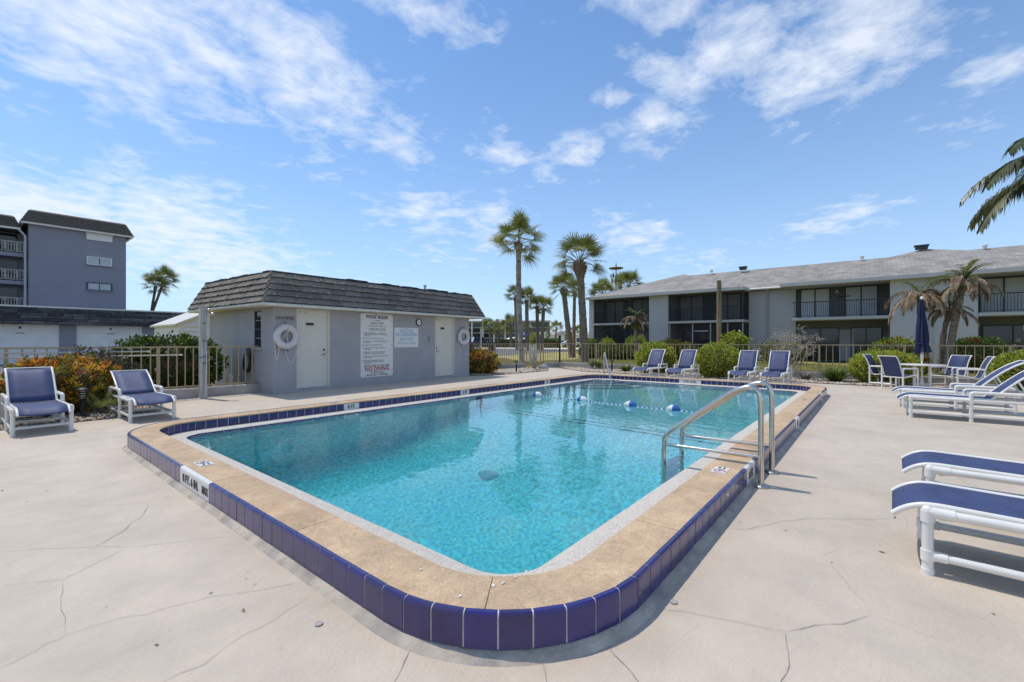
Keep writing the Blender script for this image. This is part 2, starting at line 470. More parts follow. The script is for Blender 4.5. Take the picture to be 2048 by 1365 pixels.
def rrect(u0, v0, u1, v1, r, n=10):
    out = []
    for cx, cy, a in ((u1-r, v0+r, -90), (u1-r, v1-r, 0), (u0+r, v1-r, 90), (u0+r, v0+r, 180)):
        for k in range(n+1):
            w = R(a + 90*k/n)
            out.append((cx + r*math.cos(w), cy + r*math.sin(w)))
    return out
U0, V0, U1, V1, RC = 1.19, .87, 13.67, 7.69, .85
hole = rrect(U0+.05, V0+.05, U1-.05, V1-.05, RC-.05)
deck_pts = [(-9, -12), (11.6, -12), (11.6, -2.35), (17.7, -2.35), (17.75, -.9), (16.45, -.35), (16.35, 2), (16.32, 7.6), (16.45, 9.6), (17.4, 10.9),
            (18.05, 12.6), (17.0, 13.1), (16.6, 11.5), (15.9, 10.95), (13.6, 11.05), (12.3, 11.2), (11.9, 11.6), (11.6, 15.5), (4.6, 15.5), (4.55, 12.3),
            (2.45, 12.2), (2.35, 10.0), (1.4, 9.86), (.8, 9.8), (-9, 9.75)]
sheet('pool_deck', deck_pts, 0.0, DECK, [hole], skirt=.12)
sheet('lawn', [(-1500, -1500), (1500, -1500), (1500, 1500), (-1500, 1500)], -.05, GRASS, [[(0.2, 0.2), (14.5, 0.2), (14.5, 8.5), (0.2, 8.5)]])
sheet('road', [(-80, 26.8), (14, 26.8), (30, 26.6), (47, 30.2), (60, 31), (58, 38), (56, 52), (54, 78), (-80, 78)], -.02, ASPHALT)
# pale kerb along the far edge of the road
kb = MB()
kp = [(60, 31), (58, 38), (56, 52), (54, 78)]
for a, b in zip(kp, kp[1:]):
    kb.path([(a[0]+.1, a[1], .04), (b[0]+.1, b[1], .04)], .14, 4)
structure('road_kerb', kb, WHITE)
beds = {'gravel_bed': [(-9, 9.8), (.8, 9.8), (1.4, 9.86), (2.35, 10.0), (2.45, 12.2), (-9, 12.2)],
        'gravel_bed.001': [(11.75, 11.35), (12.3, 11.2), (13.6, 11.05), (15.9, 10.95), (16.6, 11.5), (17.0, 13.1), (11.6, 13.9)],
        'gravel_bed.002': [(17.4, 10.9), (16.45, 9.6), (16.32, 7.6), (16.35, 2), (16.45, -.35), (17.75, -.9), (17.7, -2.35), (11.6, -2.35), (11.6, -12), (18, -12), (18.5, 12.3), (18.05, 12.6)]}
for nm, pts in beds.items():
    sheet(nm, pts, -.015, SOIL)
def in_poly(X, Y, poly):
    inside = np.zeros(len(X), bool)
    j = len(poly) - 1
    for i in range(len(poly)):
        xi, yi = poly[i]; xj, yj = poly[j]
        c = ((yi > Y) != (yj > Y)) & (X < (xj - xi) * (Y - yi) / (yj - yi + 1e-12) + xi)
        inside ^= c; j = i
    return inside
rng = np.random.default_rng(5)
PEB = [mat('pebble_%s' % n, c, .8, var=.25, scale=14) for n, c in (('tan', (.48, .37, .24)), ('cream', (.62, .54, .42)), ('brown', (.30, .20, .13)), ('grey', (.40, .37, .33)))]
def pebbles(name, poly, n, smin, smax, z=0.0):
    p = np.array(poly)
    lo, hi = p.min(0), p.max(0)
    X = rng.uniform(lo[0], hi[0], n*3); Y = rng.uniform(lo[1], hi[1], n*3)
    k = in_poly(X, Y, poly); X, Y = X[k][:n], Y[k][:n]; n = len(X)
    base = np.array([(1, 0, 0), (.3, .95, .1), (-.8, .55, 0), (-.8, -.6, .1), (.35, -.9, 0), (.15, .1, .75), (-.1, 0, -.6)])
    F0 = np.array([(0, 1, 5), (1, 2, 5), (2, 3, 5), (3, 4, 5), (4, 0, 5), (1, 0, 6), (2, 1, 6), (3, 2, 6), (4, 3, 6), (0, 4, 6)])
    s = rng.uniform(smin, smax, n); a = rng.uniform(0, 2*PI, n)
    P = base[None] * rng.uniform(.75, 1.25, (n, 7, 3))
    ca, sa = np.cos(a)[:, None], np.sin(a)[:, None]
    V = np.stack([P[..., 0]*ca - P[..., 1]*sa, P[..., 0]*sa + P[..., 1]*ca, P[..., 2]*.8], -1) * s[:, None, None]
    V += np.stack([X, Y, z + s*.35], -1)[:, None]
    F = F0[None] + (np.arange(n)*7)[:, None, None]
    me = tri_mesh(name, V.reshape(-1, 3), F.reshape(-1, 3), PEB, np.repeat(rng.integers(0, 4, n), 10))
    return put(name, me, None, 'stuff')
pebbles('gravel', [(12.0, 11.6), (12.3, 11.2), (13.6, 11.08), (15.9, 10.98), (16.6, 11.5), (16.9, 12.9), (12.0, 13.6)], 5200, .02, .055)
pebbles('gravel', [(17.3, 10.8), (16.48, 9.6), (16.36, 7.6), (16.4, 2), (16.5, -.3), (17.8, -.9), (18.2, -.9), (18.5, 12)], 9500, .02, .055)
pebbles('gravel', [(11.65, -2.4), (18.0, -2.4), (17.9, -6), (11.65, -6)], 7000, .018, .05)
pebbles('gravel', [(-2.5, 9.85), (.8, 9.83), (1.4, 9.88), (2.3, 10.03), (2.4, 12.0), (-2.5, 12.0)], 5200, .015, .045)

def blades(name, polys, n, h, mats, z=-.05):
    """short lawn blades standing in the turf"""
    Xs, Ys = [], []
    for poly, frac in polys:
        p = np.array(poly); lo, hi = p.min(0), p.max(0); k0 = int(n*frac)
        X = rng.uniform(lo[0], hi[0], k0*3); Y = rng.uniform(lo[1], hi[1], k0*3)
        k = in_poly(X, Y, poly); Xs.append(X[k][:k0]); Ys.append(Y[k][:k0])
    X = np.concatenate(Xs); Y = np.concatenate(Ys); n = len(X)
    a = rng.uniform(0, 2*PI, n); w = rng.uniform(.006, .014, n); hh = rng.uniform(.5, 1.3, n)*h
    dx, dy = np.cos(a)*w, np.sin(a)*w
    bx, by = rng.normal(0, .5, n)*hh, rng.normal(0, .5, n)*hh
    V = np.stack([np.stack([X-dx, Y-dy, np.full(n, z)], -1), np.stack([X+dx, Y+dy, np.full(n, z)], -1), np.stack([X+bx, Y+by, z+hh], -1)], 1)
    me = tri_mesh(name, V.reshape(-1, 3), np.arange(n*3).reshape(-1, 3), mats, rng.integers(0, len(mats), n))
    return put(name, me, None, 'stuff')
GB = [leaf_mat('grass_green', [(.22, .29, .04), (.31, .36, .07)], .5, .6, .3, .2), leaf_mat('grass_olive', [(.30, .31, .07), (.40, .36, .12)], .5, .6, .3, .2),
      leaf_mat('grass_straw', [(.38, .30, .14), (.48, .38, .19)], .5, .6, .3, .2)]
blades('grass', [([(18.9, 12.2), (18.7, -6), (30.8, -8), (31, 16), (20, 18)], .62), ([(11.5, 14.2), (19.2, 13.0), (26, 22), (27, 26.4), (12, 26.4)], .26),
                 ([(-14, 12.6), (4, 12.4), (4, 26.5), (-14, 26.5)], .12)], 170000, .07, GB)

# cracks and carved joints of the deck (dark lines of their own)
ck = MB()
def crack(px, w=.004):
    pts = [G(*p) for p in px]
    out = []
    for (a, b) in zip(pts, pts[1:]):
        d = math.dist(a, b); n = max(2, int(d/.07))
        for k in range(n):
            t = k/n; out.append((a[0]+(b[0]-a[0])*t + random.gauss(0, .005), a[1]+(b[1]-a[1])*t + random.gauss(0, .005)))
    out.append(pts[-1])
    vs = []
    for i, p in enumerate(out):
        q = out[min(i+1, len(out)-1)]; o = out[max(i-1, 0)]
        dx, dy = q[0]-o[0], q[1]-o[1]; l = math.hypot(dx, dy) + 1e-9
        ww = w*.36*random.uniform(.5, 1.2)*(1 if 0 < i < len(out)-1 else .2)
        vs += [(p[0]-dy/l*ww, p[1]+dx/l*ww, .004), (p[0]+dy/l*ww, p[1]-dx/l*ww, .004)]
    ck.add(vs, [(2*i, 2*i+1, 2*i+3, 2*i+2) for i in range(len(out)-1)])
b4 = lambda x, y: (x*700/2048, 1050 + y*315/922)
b5 = lambda x, y: (1300 + x*748/2048, 1000 + y*365/999)
for line, w in (([b4(1225, 405), b4(1235, 398), b4(1250, 396)], .012), ([b4(1470, 358), b4(1485, 350), b4(1510, 342)], .009), ([b4(1440, 318), b4(1455, 312)], .008), ([b4(1445, 280), b4(1458, 277)], .008), ([(822, 1300), (800, 1340), (772, 1390)], .005), ([(1085, 1318), (1090, 1345), (1098, 1400)], .0045), ([(1205, 1285), (1230, 1310), (1262, 1345), (1290, 1385)], .005),
                ([(150, 985), (240, 965), (315, 948)], .004), ([(150, 1012), (240, 1010), (297, 1006), (362, 985)], .004), ([(188, 1094), (240, 1067), (265, 1046), (287, 1029), (296, 1008)], .004),
                ([(0, 938), (120, 930), (260, 915)], .004), ([(0, 965), (90, 968), (160, 962)], .003),
                ([b4(0, 155), b4(300, 140), b4(560, 130), b4(780, 130), b4(1000, 103), b4(1400, 62)], .003), ([b4(560, 130), b4(720, 40), b4(760, 0)], .003),
                ([b4(0, 355), b4(170, 340), b4(370, 318), b4(590, 210), b4(750, 135)], .003), ([b4(358, 325), b4(373, 390), b4(350, 455), b4(372, 545), b4(382, 640)], .003),
                ([b4(0, 835), b4(140, 775), b4(280, 700), b4(390, 645), b4(690, 550), b4(860, 520), b4(1230, 425), b4(1500, 385), b4(1780, 332)], .0032),
                ([b4(900, 960), b4(1190, 820), b4(1420, 650), b4(1600, 560), b4(1850, 395)], .003),
                ([b5(420, 158), b5(540, 160), b5(690, 125), b5(850, 103), b5(1050, 103), b5(1200, 108), b5(1350, 100)], .004), ([b5(1200, 108), b5(1330, 150)], .003),
                ([b5(720, 122), b5(850, 185)], .002), ([b5(930, 305), b5(1040, 275)], .003), ([b5(950, 320), b5(1030, 400), b5(1110, 500), b5(1190, 580)], .002),
                ([b5(10, 580), b5(200, 618), b5(450, 665), b5(740, 718)], .003), ([b5(745, 718), b5(900, 690), b5(1050, 678), b5(1220, 628)], .004),
                ([b5(740, 725), b5(748, 830), b5(760, 905), b5(720, 990), b5(700, 1060)], .004), ([b5(1230, 630), b5(1400, 700), b5(1620, 785)], .0015),
                ([(1690, 906), (1740, 901), (1790, 903)], .003), ([(1655, 870), (1700, 876), (1760, 872)], .0025), ([(1560, 965), (1600, 1000), (1660, 1010)], .002),
                ([(1710, 845), (1780, 850)], .0025), ([(1660, 815), (1730, 820), (1790, 815)], .0025), ([(1890, 935), (1930, 965), (1990, 990)], .003)):
    crack(line, w)
o = structure('deck_cracks', ck, CRACK)

# ------------------------------------------------------------------ swimming pool
pool = thing('swimming_pool', 'long swimming pool with raised tan coping, cobalt blue tiles and painted depth numbers', 'pool', (U0, V0, 0))
def place(o): o.matrix_parent_inverse = Matrix.Translation((-U0, -V0, 0)); return o
LX, LY = U1-U0-2*RC, V1-V0-2*RC
ARC = RC*PI/2
SEG = [('l', LX), ('a', ARC), ('l', LY), ('a', ARC), ('l', LX), ('a', ARC), ('l', LY), ('a', ARC)]
CUM = [0]
for _, l in SEG: CUM.append(CUM[-1] + l)
TOT = CUM[-1]
def loop(s):
    """point and inward normal on the outer coping line at arc length s (starts on the near right corner, runs along the right side)"""
    s %= TOT
    for i, (k, l) in enumerate(SEG):
        if s <= CUM[i+1] + 1e-9: break
    d = s - CUM[i]
    q = i // 2
    cor = [(U1-RC, V0+RC), (U1-RC, V1-RC), (U0+RC, V1-RC), (U0+RC, V0+RC)]
    if k == 'l':
        st = [(U0+RC, V0), (U1, V0+RC), (U1-RC, V1), (U0, V1-RC)][q]
        dr = [(1, 0), (0, 1), (-1, 0), (0, -1)][q]
        return (st[0]+dr[0]*d, st[1]+dr[1]*d), (-dr[1], dr[0])
    a = R(-90 + 90*q) + d/RC
    c = cor[q]
    return (c[0]+RC*math.cos(a), c[1]+RC*math.sin(a)), (-math.cos(a), -math.sin(a))
def samples(s0, s1, da=.09):
    out = [s0]
    for w in range(-1, 3):
        for i, (k, l) in enumerate(SEG):
            a, b = CUM[i] + w*TOT, CUM[i+1] + w*TOT
            if k == 'a':
                n = max(2, int(l/da))
                out += [a + l*j/n for j in range(n+1)]
    out = sorted(x for x in out if s0 - 1e-9 <= x < s1 - 1e-4) + [s1]
    res = [out[0]]
    for x in out[1:]:
        if x - res[-1] > 1e-4: res.append(x)
    return res
def sweep(mb, prof, s0, s1, da=.09, m=0, closed=True, origin=None):
    ss = samples(s0, s1, da); n = len(prof); vs = []
    for s in ss:
        p, nr = loop(s)
        for d, z in prof: vs.append((p[0]+nr[0]*d, p[1]+nr[1]*d, z))
    fs = []
    lim = n if closed else n-1
    for i in range(len(ss)-1):
        for k in range(lim):
            k2 = (k+1) % n
            fs.append((i*n+k, (i+1)*n+k, (i+1)*n+k2, i*n+k2))
    if closed:
        fs.append(tuple(range(n))); fs.append(tuple(range((len(ss)-1)*n, len(ss)*n))[::-1])
    return mb.add(vs, fs, m)
COPING = mat('tan_coping_stone', (.54, .385, .235), .85, var=.13, scale=3.2, bump=.55, bscale=26, bdist=.012, col2=(.47, .315, .19), amt=.45, scale2=1.7, detail=8)
def coping_speckle():
    t = COPING.node_tree; b = t.nodes['Principled BSDF']
    src = b.inputs['Base Color'].links[0].from_socket
    co = N(t, 'ShaderNodeTexCoord'); n = N(t, 'ShaderNodeTexNoise'); n.inputs['Scale'].default_value = 90; n.inputs['Detail'].default_value = 4
    t.links.new(co.outputs['Object'], n.inputs['Vector'])
    w = N(t, 'ShaderNodeTexNoise'); w.inputs['Scale'].default_value = 5; w.inputs['Detail'].default_value = 7; w.inputs['Distortion'].default_value = 2.2; w.inputs['Roughness'].default_value = .7
    t.links.new(co.outputs['Object'], w.inputs['Vector'])
    r1 = N(t, 'ShaderNodeMapRange'); r1.inputs[1].default_value = .35; r1.inputs[2].default_value = .7; r1.inputs[3].default_value = .85; r1.inputs[4].default_value = 1.15
    r2 = N(t, 'ShaderNodeMapRange'); r2.inputs[1].default_value = .40; r2.inputs[2].default_value = .60; r2.inputs[3].default_value = .90; r2.inputs[4].default_value = 1.09
    t.links.new(n.outputs['Fac'], r1.inputs[0]); t.links.new(w.outputs['Fac'], r2.inputs[0])
    mm = N(t, 'ShaderNodeMix', data_type='RGBA', blend_type='MULTIPLY'); mm.inputs[0].default_value = 1
    t.links.new(src, mm.inputs[6]); t.links.new(math_node(t, 'MULTIPLY', r1.outputs[0], r2.outputs[0]), mm.inputs[7])
    t.links.new(mm.outputs[2], b.inputs['Base Color'])
coping_speckle()
GUTTER = mat('exposed_aggregate', (.56, .51, .435), .85, var=.22, scale=75, bump=.4, bscale=110, bdist=.006, detail=6)
PLASTER = mat('caustic_mottled_plaster', (.72, .85, .80), .8, var=.34, scale=20, col2=(.58, .78, .84), amt=.5, scale2=14, detail=2)  # mottled floor colour stands in for the caustics cast by the ripples
GROUT = mat('pale_grout', (.66, .62, .55), .9, var=.15, scale=20)

# coping cut in slabs with narrow joints
nsl = 26
for k in range(nsl):
    a, b = TOT*k/nsl + .6, TOT*(k+1)/nsl + .6
    mb = MB()
    sweep(mb, [(.022, .10), (.022, .1805), (.285, .1805), (.296, .176), (.298, .168), (.296, .160), (.270, .160), (.270, .10)], a+.0025, b-.0025)
    place(mb.build('coping_slab', COPING, pool, 40))
mb = MB(); sweep(mb, [(-.055, 0.0), (-.04, .012), (-.012, .030), (.002, .034), (.002, .172), (.279, .172), (.279, .0), (.30, .0), (.30, -.25), (-.055, -.25)], 0, TOT, .09)
place(mb.build('mortar_base', MORTAR, pool, 40))
# depth markers: arc positions of white tiles
def s_right(u): return u - (U0+RC)
def s_far(v): return CUM[2] + v - (V0+RC)
def s_left(u): return CUM[4] + (U1-RC) - u
def s_near(v): return CUM[6] + (V1-RC) - v
OUT_MARK = [(s_near(4.79), s_near(4.04), '8 FT. 6 IN. MAX'), (s_right(4.30), s_right(4.64), '8 FT.'), (s_right(7.45), s_right(7.80), '5 FT'), (s_right(11.3), s_right(11.65), '4 FT')]
IN_MARK = [(s_left(4.56), s_left(4.26), '8 FT.'), (s_left(7.45), s_left(7.17), '5 FT'), (s_left(10.82), s_left(10.54), '4 FT'), (s_far(3.88), s_far(4.50), '3 FT. 6 IN.')]
def tile_runs(marks, s0, s1, pitch):
    cuts = sorted((a, b) for a, b, _ in marks if s0 <= a and b <= s1)
    runs, c = [], s0
    for a, b in cuts:
        runs.append((c, a)); c = b
    runs.append((c, s1))
    res = []
    for a, b in runs:
        n = max(1, round((b-a)/pitch))
        res += [(a + (b-a)*i/n, a + (b-a)*(i+1)/n) for i in range(n)]
    return res
OUT_P = [(-.010, .036), (-.010, .163), (-.007, .176), (.002, .1835), (.0215, .1835), (.0215, .172), (.002, .172), (.0005, .036)]
IN_P = [(.2815, .045), (.2905, .045), (.2905, .1575), (.2815, .1575)]
def lay(prof, s0, s1, marks, seen, pitch=.1446, grout=.0075):
    rest = MB()
    for a, b in tile_runs(marks, s0, s1, pitch):
        mid = (a+b)/2
        mb = MB() if seen(mid) else rest
        jit = random.uniform(-.0006, .0006)
        pr = [(d + (jit if d < .29 else 0), z) for d, z in prof]
        sweep(mb, pr, a+grout/2, b-grout/2, .2)
        if mb is not rest:
            place(mb.build('tile', random.choice(TILE), pool))
    if rest.v:
        place(rest.build('tile_band', TILE[1], pool, kind='stuff'))
GROUT_O = [(-.0070, .037), (-.0070, .162), (-.0045, .1735), (.003, .1805), (.0215, .1805), (.0215, .170), (.0025, .170), (.0015, .037)]
mb = MB(); sweep(mb, GROUT_O, 0, TOT, .09); place(mb.build('grout', GROUT, pool, 40))
mb = MB(); sweep(mb, [(.2812, .046), (.2885, .046), (.2885, .1572), (.2812, .1572)], 0, TOT, .09); place(mb.build('grout', GROUT, pool, 40))
lay(OUT_P, CUM[5] + ARC*.45, TOT + CUM[1] + .01, [(a + (TOT if a < CUM[5] else 0), b + (TOT if a < CUM[5] else 0), t) for a, b, t in OUT_MARK], lambda s: True)
lay(OUT_P, CUM[1] + .01, CUM[5] + ARC*.45, [], lambda s: False)
lay(IN_P, CUM[1] + ARC*.35, CUM[6], IN_MARK, lambda s: True)
lay(IN_P, CUM[6], TOT + CUM[1] + ARC*.35, [], lambda s: False)
def marker(prof, a, b, txt, outer):
    mb = MB(); sweep(mb, prof, a+.002, b-.002, .2)
    plate = place(mb.build('depth_marker', TILE_W, pool))
    p, n = loop((a+b)/2)
    tdir = Vector((-n[1], n[0], 0)) if not outer else Vector((n[1], -n[0], 0))
    # reading direction: for a viewer outside (outer) or inside (inner) the pool
    nrm = Vector((-n[0], -n[1], 0)) if outer else Vector((n[0], n[1], 0))
    xax = Vector((0, 0, 1)).cross(nrm)
    d = -.012 if outer else .2925
    zc = (.036+.163)/2 if outer else .101
    c = Vector((p[0]+n[0]*d, p[1]+n[1]*d, zc))
    M = Matrix((xax, Vector((0, 0, 1)), nrm)).transposed().to_4x4(); M.translation = c
    parts = [(txt, .094 if outer else .086, 0, .90 if len(txt) < 6 else 1.0)]
    if 'MAX' in txt:
        parts = [('8 FT. 6 IN.', .098, -.085, .98), ('MAX', .085, .285, .78)]
    for tx, sz, dx, xs in parts:
        tm = MB(); text_mb(tm, tx, sz, M @ T(dx, 0, 0), xs=xs, bold=.003)
        tm.build('lettering', INK, plate).matrix_parent_inverse = Matrix.Identity(4)
for a, b, t in OUT_MARK: marker(OUT_P, a, b, t, True)
for a, b, t in IN_MARK: marker(IN_P, a, b, t, False)

mb = MB(); sweep(mb, [(.2795, -.1), (.2795, .0485), (.562, .0465), (.571, .040), (.571, -.1)], 0, TOT)
place(mb.build('gutter', GUTTER, pool, 40))
# band of small dark tiles at the water line
mb = MB()
nW = 190
for k in range(nW):
    a, b = TOT*k/nW, TOT*(k+1)/nW
    sweep(mb, [(.5712, -.11), (.5712, .037), (.5755, .034), (.5755, -.11)], a+.003, b-.003, .3)
o = place(mb.build('waterline_tile_band', TILE[1], pool, kind='stuff'))
def floor_z(u):
    if u > 7.5: return -1.45 + (u-7.5)/(13.1-7.5)*.40
    if u > 4.6: return -2.55 + (u-4.6)/2.9*1.10
    return -2.55
mb = MB()
ss = samples(0, TOT, .12)
ss2 = []
for a, b in zip(ss, ss[1:]):
    n = max(1, int((b-a)/.3)); ss2 += [a + (b-a)*i/n for i in range(n)]
ss2.append(TOT)
vs, fs = [], []
for s in ss2:
    p, n = loop(s)
    u, v = p[0]+n[0]*.571, p[1]+n[1]*.571
    vs += [(u, v, -.10), (u, v, floor_z(u)+.001)]
for i in range(len(ss2)-1): fs.append((2*i, 2*i+2, 2*i+3, 2*i+1))
mb.add(vs, fs)
us = [1.6, 4.6] + [4.6+2.9*i/4 for i in range(1, 5)] + [13.3]
for a, b in zip(us, us[1:]):
    mb.quad((a, 1.3, floor_z(a)), (b, 1.3, floor_z(b)), (b, 7.3, floor_z(b)), (a, 7.3, floor_z(a)))
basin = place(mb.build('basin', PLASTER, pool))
DTILE = mat('black_blue_tile', (.008, .010, .022), .3, var=.1)
# dark stripe of tiles on the slope break, up both walls
mb = MB()
for a, b in ((7.39, 7.61),):
    mb.quad((a, 1.47, floor_z(a)+.006), (b, 1.47, floor_z(b)+.006), (b, 7.10, floor_z(b)+.006), (a, 7.10, floor_z(a)+.006))
    for v, d in ((1.44, 1), (7.12, -1)):
        mb.box(a, min(v, v+d*.007), floor_z(b), b, max(v, v+d*.007), -.10)
o = place(mb.build('floor_stripe', DTILE, pool))
# quarter-round entry steps in the far left corner
stp = []
CU, CV = 13.10, 7.12
for k, (r, z) in enumerate(((.62, -.16), (1.00, -.38), (1.38, -.60), (1.76, -.82))):
    st = MB(); arc = [(CU, CV)]
    for i in range(15):
        w = R(180 + 90*i/14); arc.append((CU + r*math.cos(w)*1.0, CV + r*math.sin(w)))
    st.prism(arc, -1.15, z)
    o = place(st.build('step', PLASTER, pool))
    ns = MB()
    for i in range(1, 15):
        a, b = arc[i], arc[i+1] if i+1 < len(arc) else arc[i]
        def off(p, q): return (CU + (p[0]-CU)*(r+q)/r, CV + (p[1]-CV)*(r+q)/r)
        a0, a1, b0, b1 = off(a, .004), off(a, -.09), off(b, .004), off(b, -.09)
        ns.quad((a0[0], a0[1], z+.004), (b0[0], b0[1], z+.004), (b1[0], b1[1], z+.004), (a1[0], a1[1], z+.004))
        ns.quad((a0[0], a0[1], z-.05), (b0[0], b0[1], z-.05), (b0[0], b0[1], z+.004), (a0[0], a0[1], z+.004))
    q = ns.build('nosing', DTILE, o)
DRAINM = mat('blue_grey_drain', (.26, .42, .46), .6, var=.2, scale=20)
# main drain on the deep floor
for du in (0,):
    mb = MB()
    mb.lathe([(.001, .03), (.13, .03), (.17, .012), (.175, 0)], 16, 0, (5.0, 4.55 + du, floor_z(5.0)))
    for k in range(6):
        mb.cbox((5.0 + (k-2.5)*.035, 4.55+du, floor_z(5.0)+.033), (.012, .13, .008))
    o = place(mb.build('drain_grate', DRAINM, pool))
# no diving plates let into the coping
def plate(name, x, y, rz, ringm, label):
    M = T(x, y, .181) @ RZ(rz)
    mb = MB(); mb.cbox((0, 0, .002), (.20, .115, .004), 0, M)
    pl = place(mb.build('no_diving_plate', TILE_W, pool))
    rg = MB(); pts = []
    for k in range(28):
        a0, a1 = 2*PI*k/28, 2*PI*(k+1)/28
        for (r0, r1) in ((.040, .048),):
            c = lambda r, a: (-.03 + r*math.cos(a)*1.12, r*math.sin(a), .0055)
            rg.quad(c(r0, a0), c(r1, a0), c(r1, a1), c(r0, a1), 0, M)
    rg.quad((-.066, .028, .0055), (-.060, .033, .0055), (.006, -.028, .0055), (.0, -.033, .0055), 0, M)
    rg.build('ban_ring', ringm, pl)
    dv = MB()
    dv.quad((-.052, -.006, .0068), (-.020, .010, .0068), (-.016, .004, .0068), (-.05, -.012, .0068), 0, M)
    dv.quad((-.020, .012, .0068), (.002, .006, .0068), (.002, .001, .0068), (-.018, .005, .0068), 0, M)
    dv.lathe([(.006, .0062), (.006, .0070)], 10, 0, (.006, -.003, 0), M)
    text_mb(dv, 'NO', .026, M @ T(.068, .020, .0062), depth=.0008, bold=.0008)
    text_mb(dv, 'DIVING', .019, M @ T(.066, -.018, .0062), depth=.0008, xs=.75, bold=.0008)
    dv.build('pictogram', INK, pl)
plate('p', 1.345, 4.74, R(-90), INK, '')
plate('p', 4.11, 1.03, R(0), RED, '')
plate('p', 10.02, 1.02, R(0), RED, '')
plate('p', 4.15, 7.55, R(180), INK, '')

# the water: a rippled sheet of real waves
def water_material():
    m = bpy.data.materials.new('pool_water'); m.use_nodes = True
    t = m.node_tree; t.nodes.clear()
    g = N(t, 'ShaderNodeBsdfGlass'); g.inputs['Roughness'].default_value = 0.0; g.inputs['IOR'].default_value = 1.33
    g.inputs['Color'].default_value = (1, 1, 1, 1)
    o = N(t, 'ShaderNodeOutputMaterial'); t.links.new(g.outputs[0], o.inputs['Surface'])
    va = N(t, 'ShaderNodeVolumeAbsorption'); va.inputs['Color'].default_value = (.20, .925, .965, 1); va.inputs['Density'].default_value = .36
    t.links.new(va.outputs[0], o.inputs['Volume'])
    return m
WATER = water_material()
gu, gv = np.linspace(1.765, 13.095, 440), np.linspace(1.445, 7.115, 225)
UU, VV = np.meshgrid(gu, gv, indexing='ij')
ZZ = np.zeros_like(UU)
rw = np.random.default_rng(3)
for k in range(46):
    lam = math.exp(rw.uniform(math.log(.07), math.log(.34)))
    a = rw.normal(2.2, 1.1); kk = 2*PI/lam
    amp = .0021/kk * rw.uniform(.5, 1.5)
    ZZ += amp*np.sin(kk*(math.cos(a)*UU + math.sin(a)*VV) + rw.uniform(0, 6.28))
Vw = np.stack([UU, VV, .028 + ZZ], -1).reshape(-1, 3)
nu_, nv_ = UU.shape
I = np.arange(nu_*nv_).reshape(nu_, nv_)
Fw = np.stack([I[:-1, :-1], I[1:, :-1], I[1:, 1:], I[:-1, 1:]], -1).reshape(-1, 4)
wo_ = put('water', tri_mesh('water', Vw, Fw, WATER, smooth=True), None, 'structure')

# ------------------------------------------------------------------ pool handrail ladder, stair rail, float line
def smooth_path(pts, rad, n=5):
    """polyline with rounded corners"""
    P = [Vector(p) for p in pts]; out = [P[0]]
    for i in range(1, len(P)-1):
        a, b, c = P[i-1], P[i], P[i+1]
        r = rad[i] if isinstance(rad, (list, tuple)) else rad
        d1, d2 = min(r, (a-b).length*.48), min(r, (c-b).length*.48)
        p, q = b + (a-b).normalized()*d1, b + (c-b).normalized()*d2
        for k in range(n+1):
            t = k/n; out.append(p*(1-t)**2 + b*2*t*(1-t) + q*t*t)
    out.append(P[-1]); return out
lad = thing('pool_ladder', 'stainless steel pool ladder with two tall handrails on the right coping', 'ladder', (4.73, .78, 0))
for du in (-.27, .27):
    mb = MB()
    mb.path(smooth_path([(du, 0, 0.0), (du, 0, .90), (du, .20, .86), (du, .86, .36), (du, .875, .22), (du, .875, -.95)], [0, .19, .10, .12, .08, 0]), .024, 12)
    rl = mb.build('handrail', STEEL, lad, 50)
    f = MB(); f.lathe([(.068, 0), (.068, .012), (.055, .022), (.026, .026)], 18, 0, (du, 0, 0)); f.build('flange', STEEL_D, rl, 40)
    c = MB(); c.tube((du, .0, .262), (du, .875, .252), .017, n=10); c.build('crossbar', STEEL, lad, 50)
for z in (-.03, -.30, -.57):
    mb = MB(); mb.cbox((0, .885, z), (.50, .09, .028)); mb.build('step', STEEL_D, lad)
sr = thing('stair_rail', 'single stainless rail leaning into the water over the far entry steps', 'handrail', (14.0, 7.3, 0))
mb = MB(); mb.path(smooth_path([(0, 0, 0), (0, 0, .86), (-.16, -.11, .93), (-1.80, -1.20, -.08), (-2.2, -1.46, -.35)], [0, .12, .12, .1, 0]), .021, 10)
mb.build('rail', STEEL, sr, 50)
mb = MB(); mb.lathe([(.06, 0), (.06, .012), (.022, .02)], 14); mb.build('flange', STEEL_D, sr, 40)

FLB = mat('blue_float_plastic', (.035, .12, .42), .4, var=.08)
ln = thing('float_line', 'blue and white rope with floats stretched across the shallow end', 'rope', (8.2, 4.3, .03))
fl = [(8.31, 6.04), (8.22, 4.80), (8.18, 3.69), (8.17, 2.85)]
rp = MB(); rb = MB()
pts = [(8.36, 7.10), fl[0], fl[1], fl[2], fl[3], (8.13, 1.5)]
dense = []
for a, b in zip(pts, pts[1:]):
    n = max(2, int(math.dist(a, b)/.045))
    for k in range(n):
        t = k/n; sag = math.sin(PI*t)*.03
        dense.append(Vector((a[0]+(b[0]-a[0])*t - 8.2 - sag*1.2, a[1]+(b[1]-a[1])*t - 4.3, .012 - sag*.3)))
for i in range(len(dense)-1):
    y = dense[i].y + 4.3
    if y > 6.2 or y < 2.45:      # the ends hang under the surface
        dense[i].z -= .05; dense[i+1].z -= .05
for i in range(len(dense)-1):
    (rp if i % 2 else rb).tube(dense[i], dense[i+1], .0105, n=6)
r_ = rp.build('rope', WHITE_PVC, ln, kind='stuff'); rb.build('strand', FLB, ln, kind='stuff')
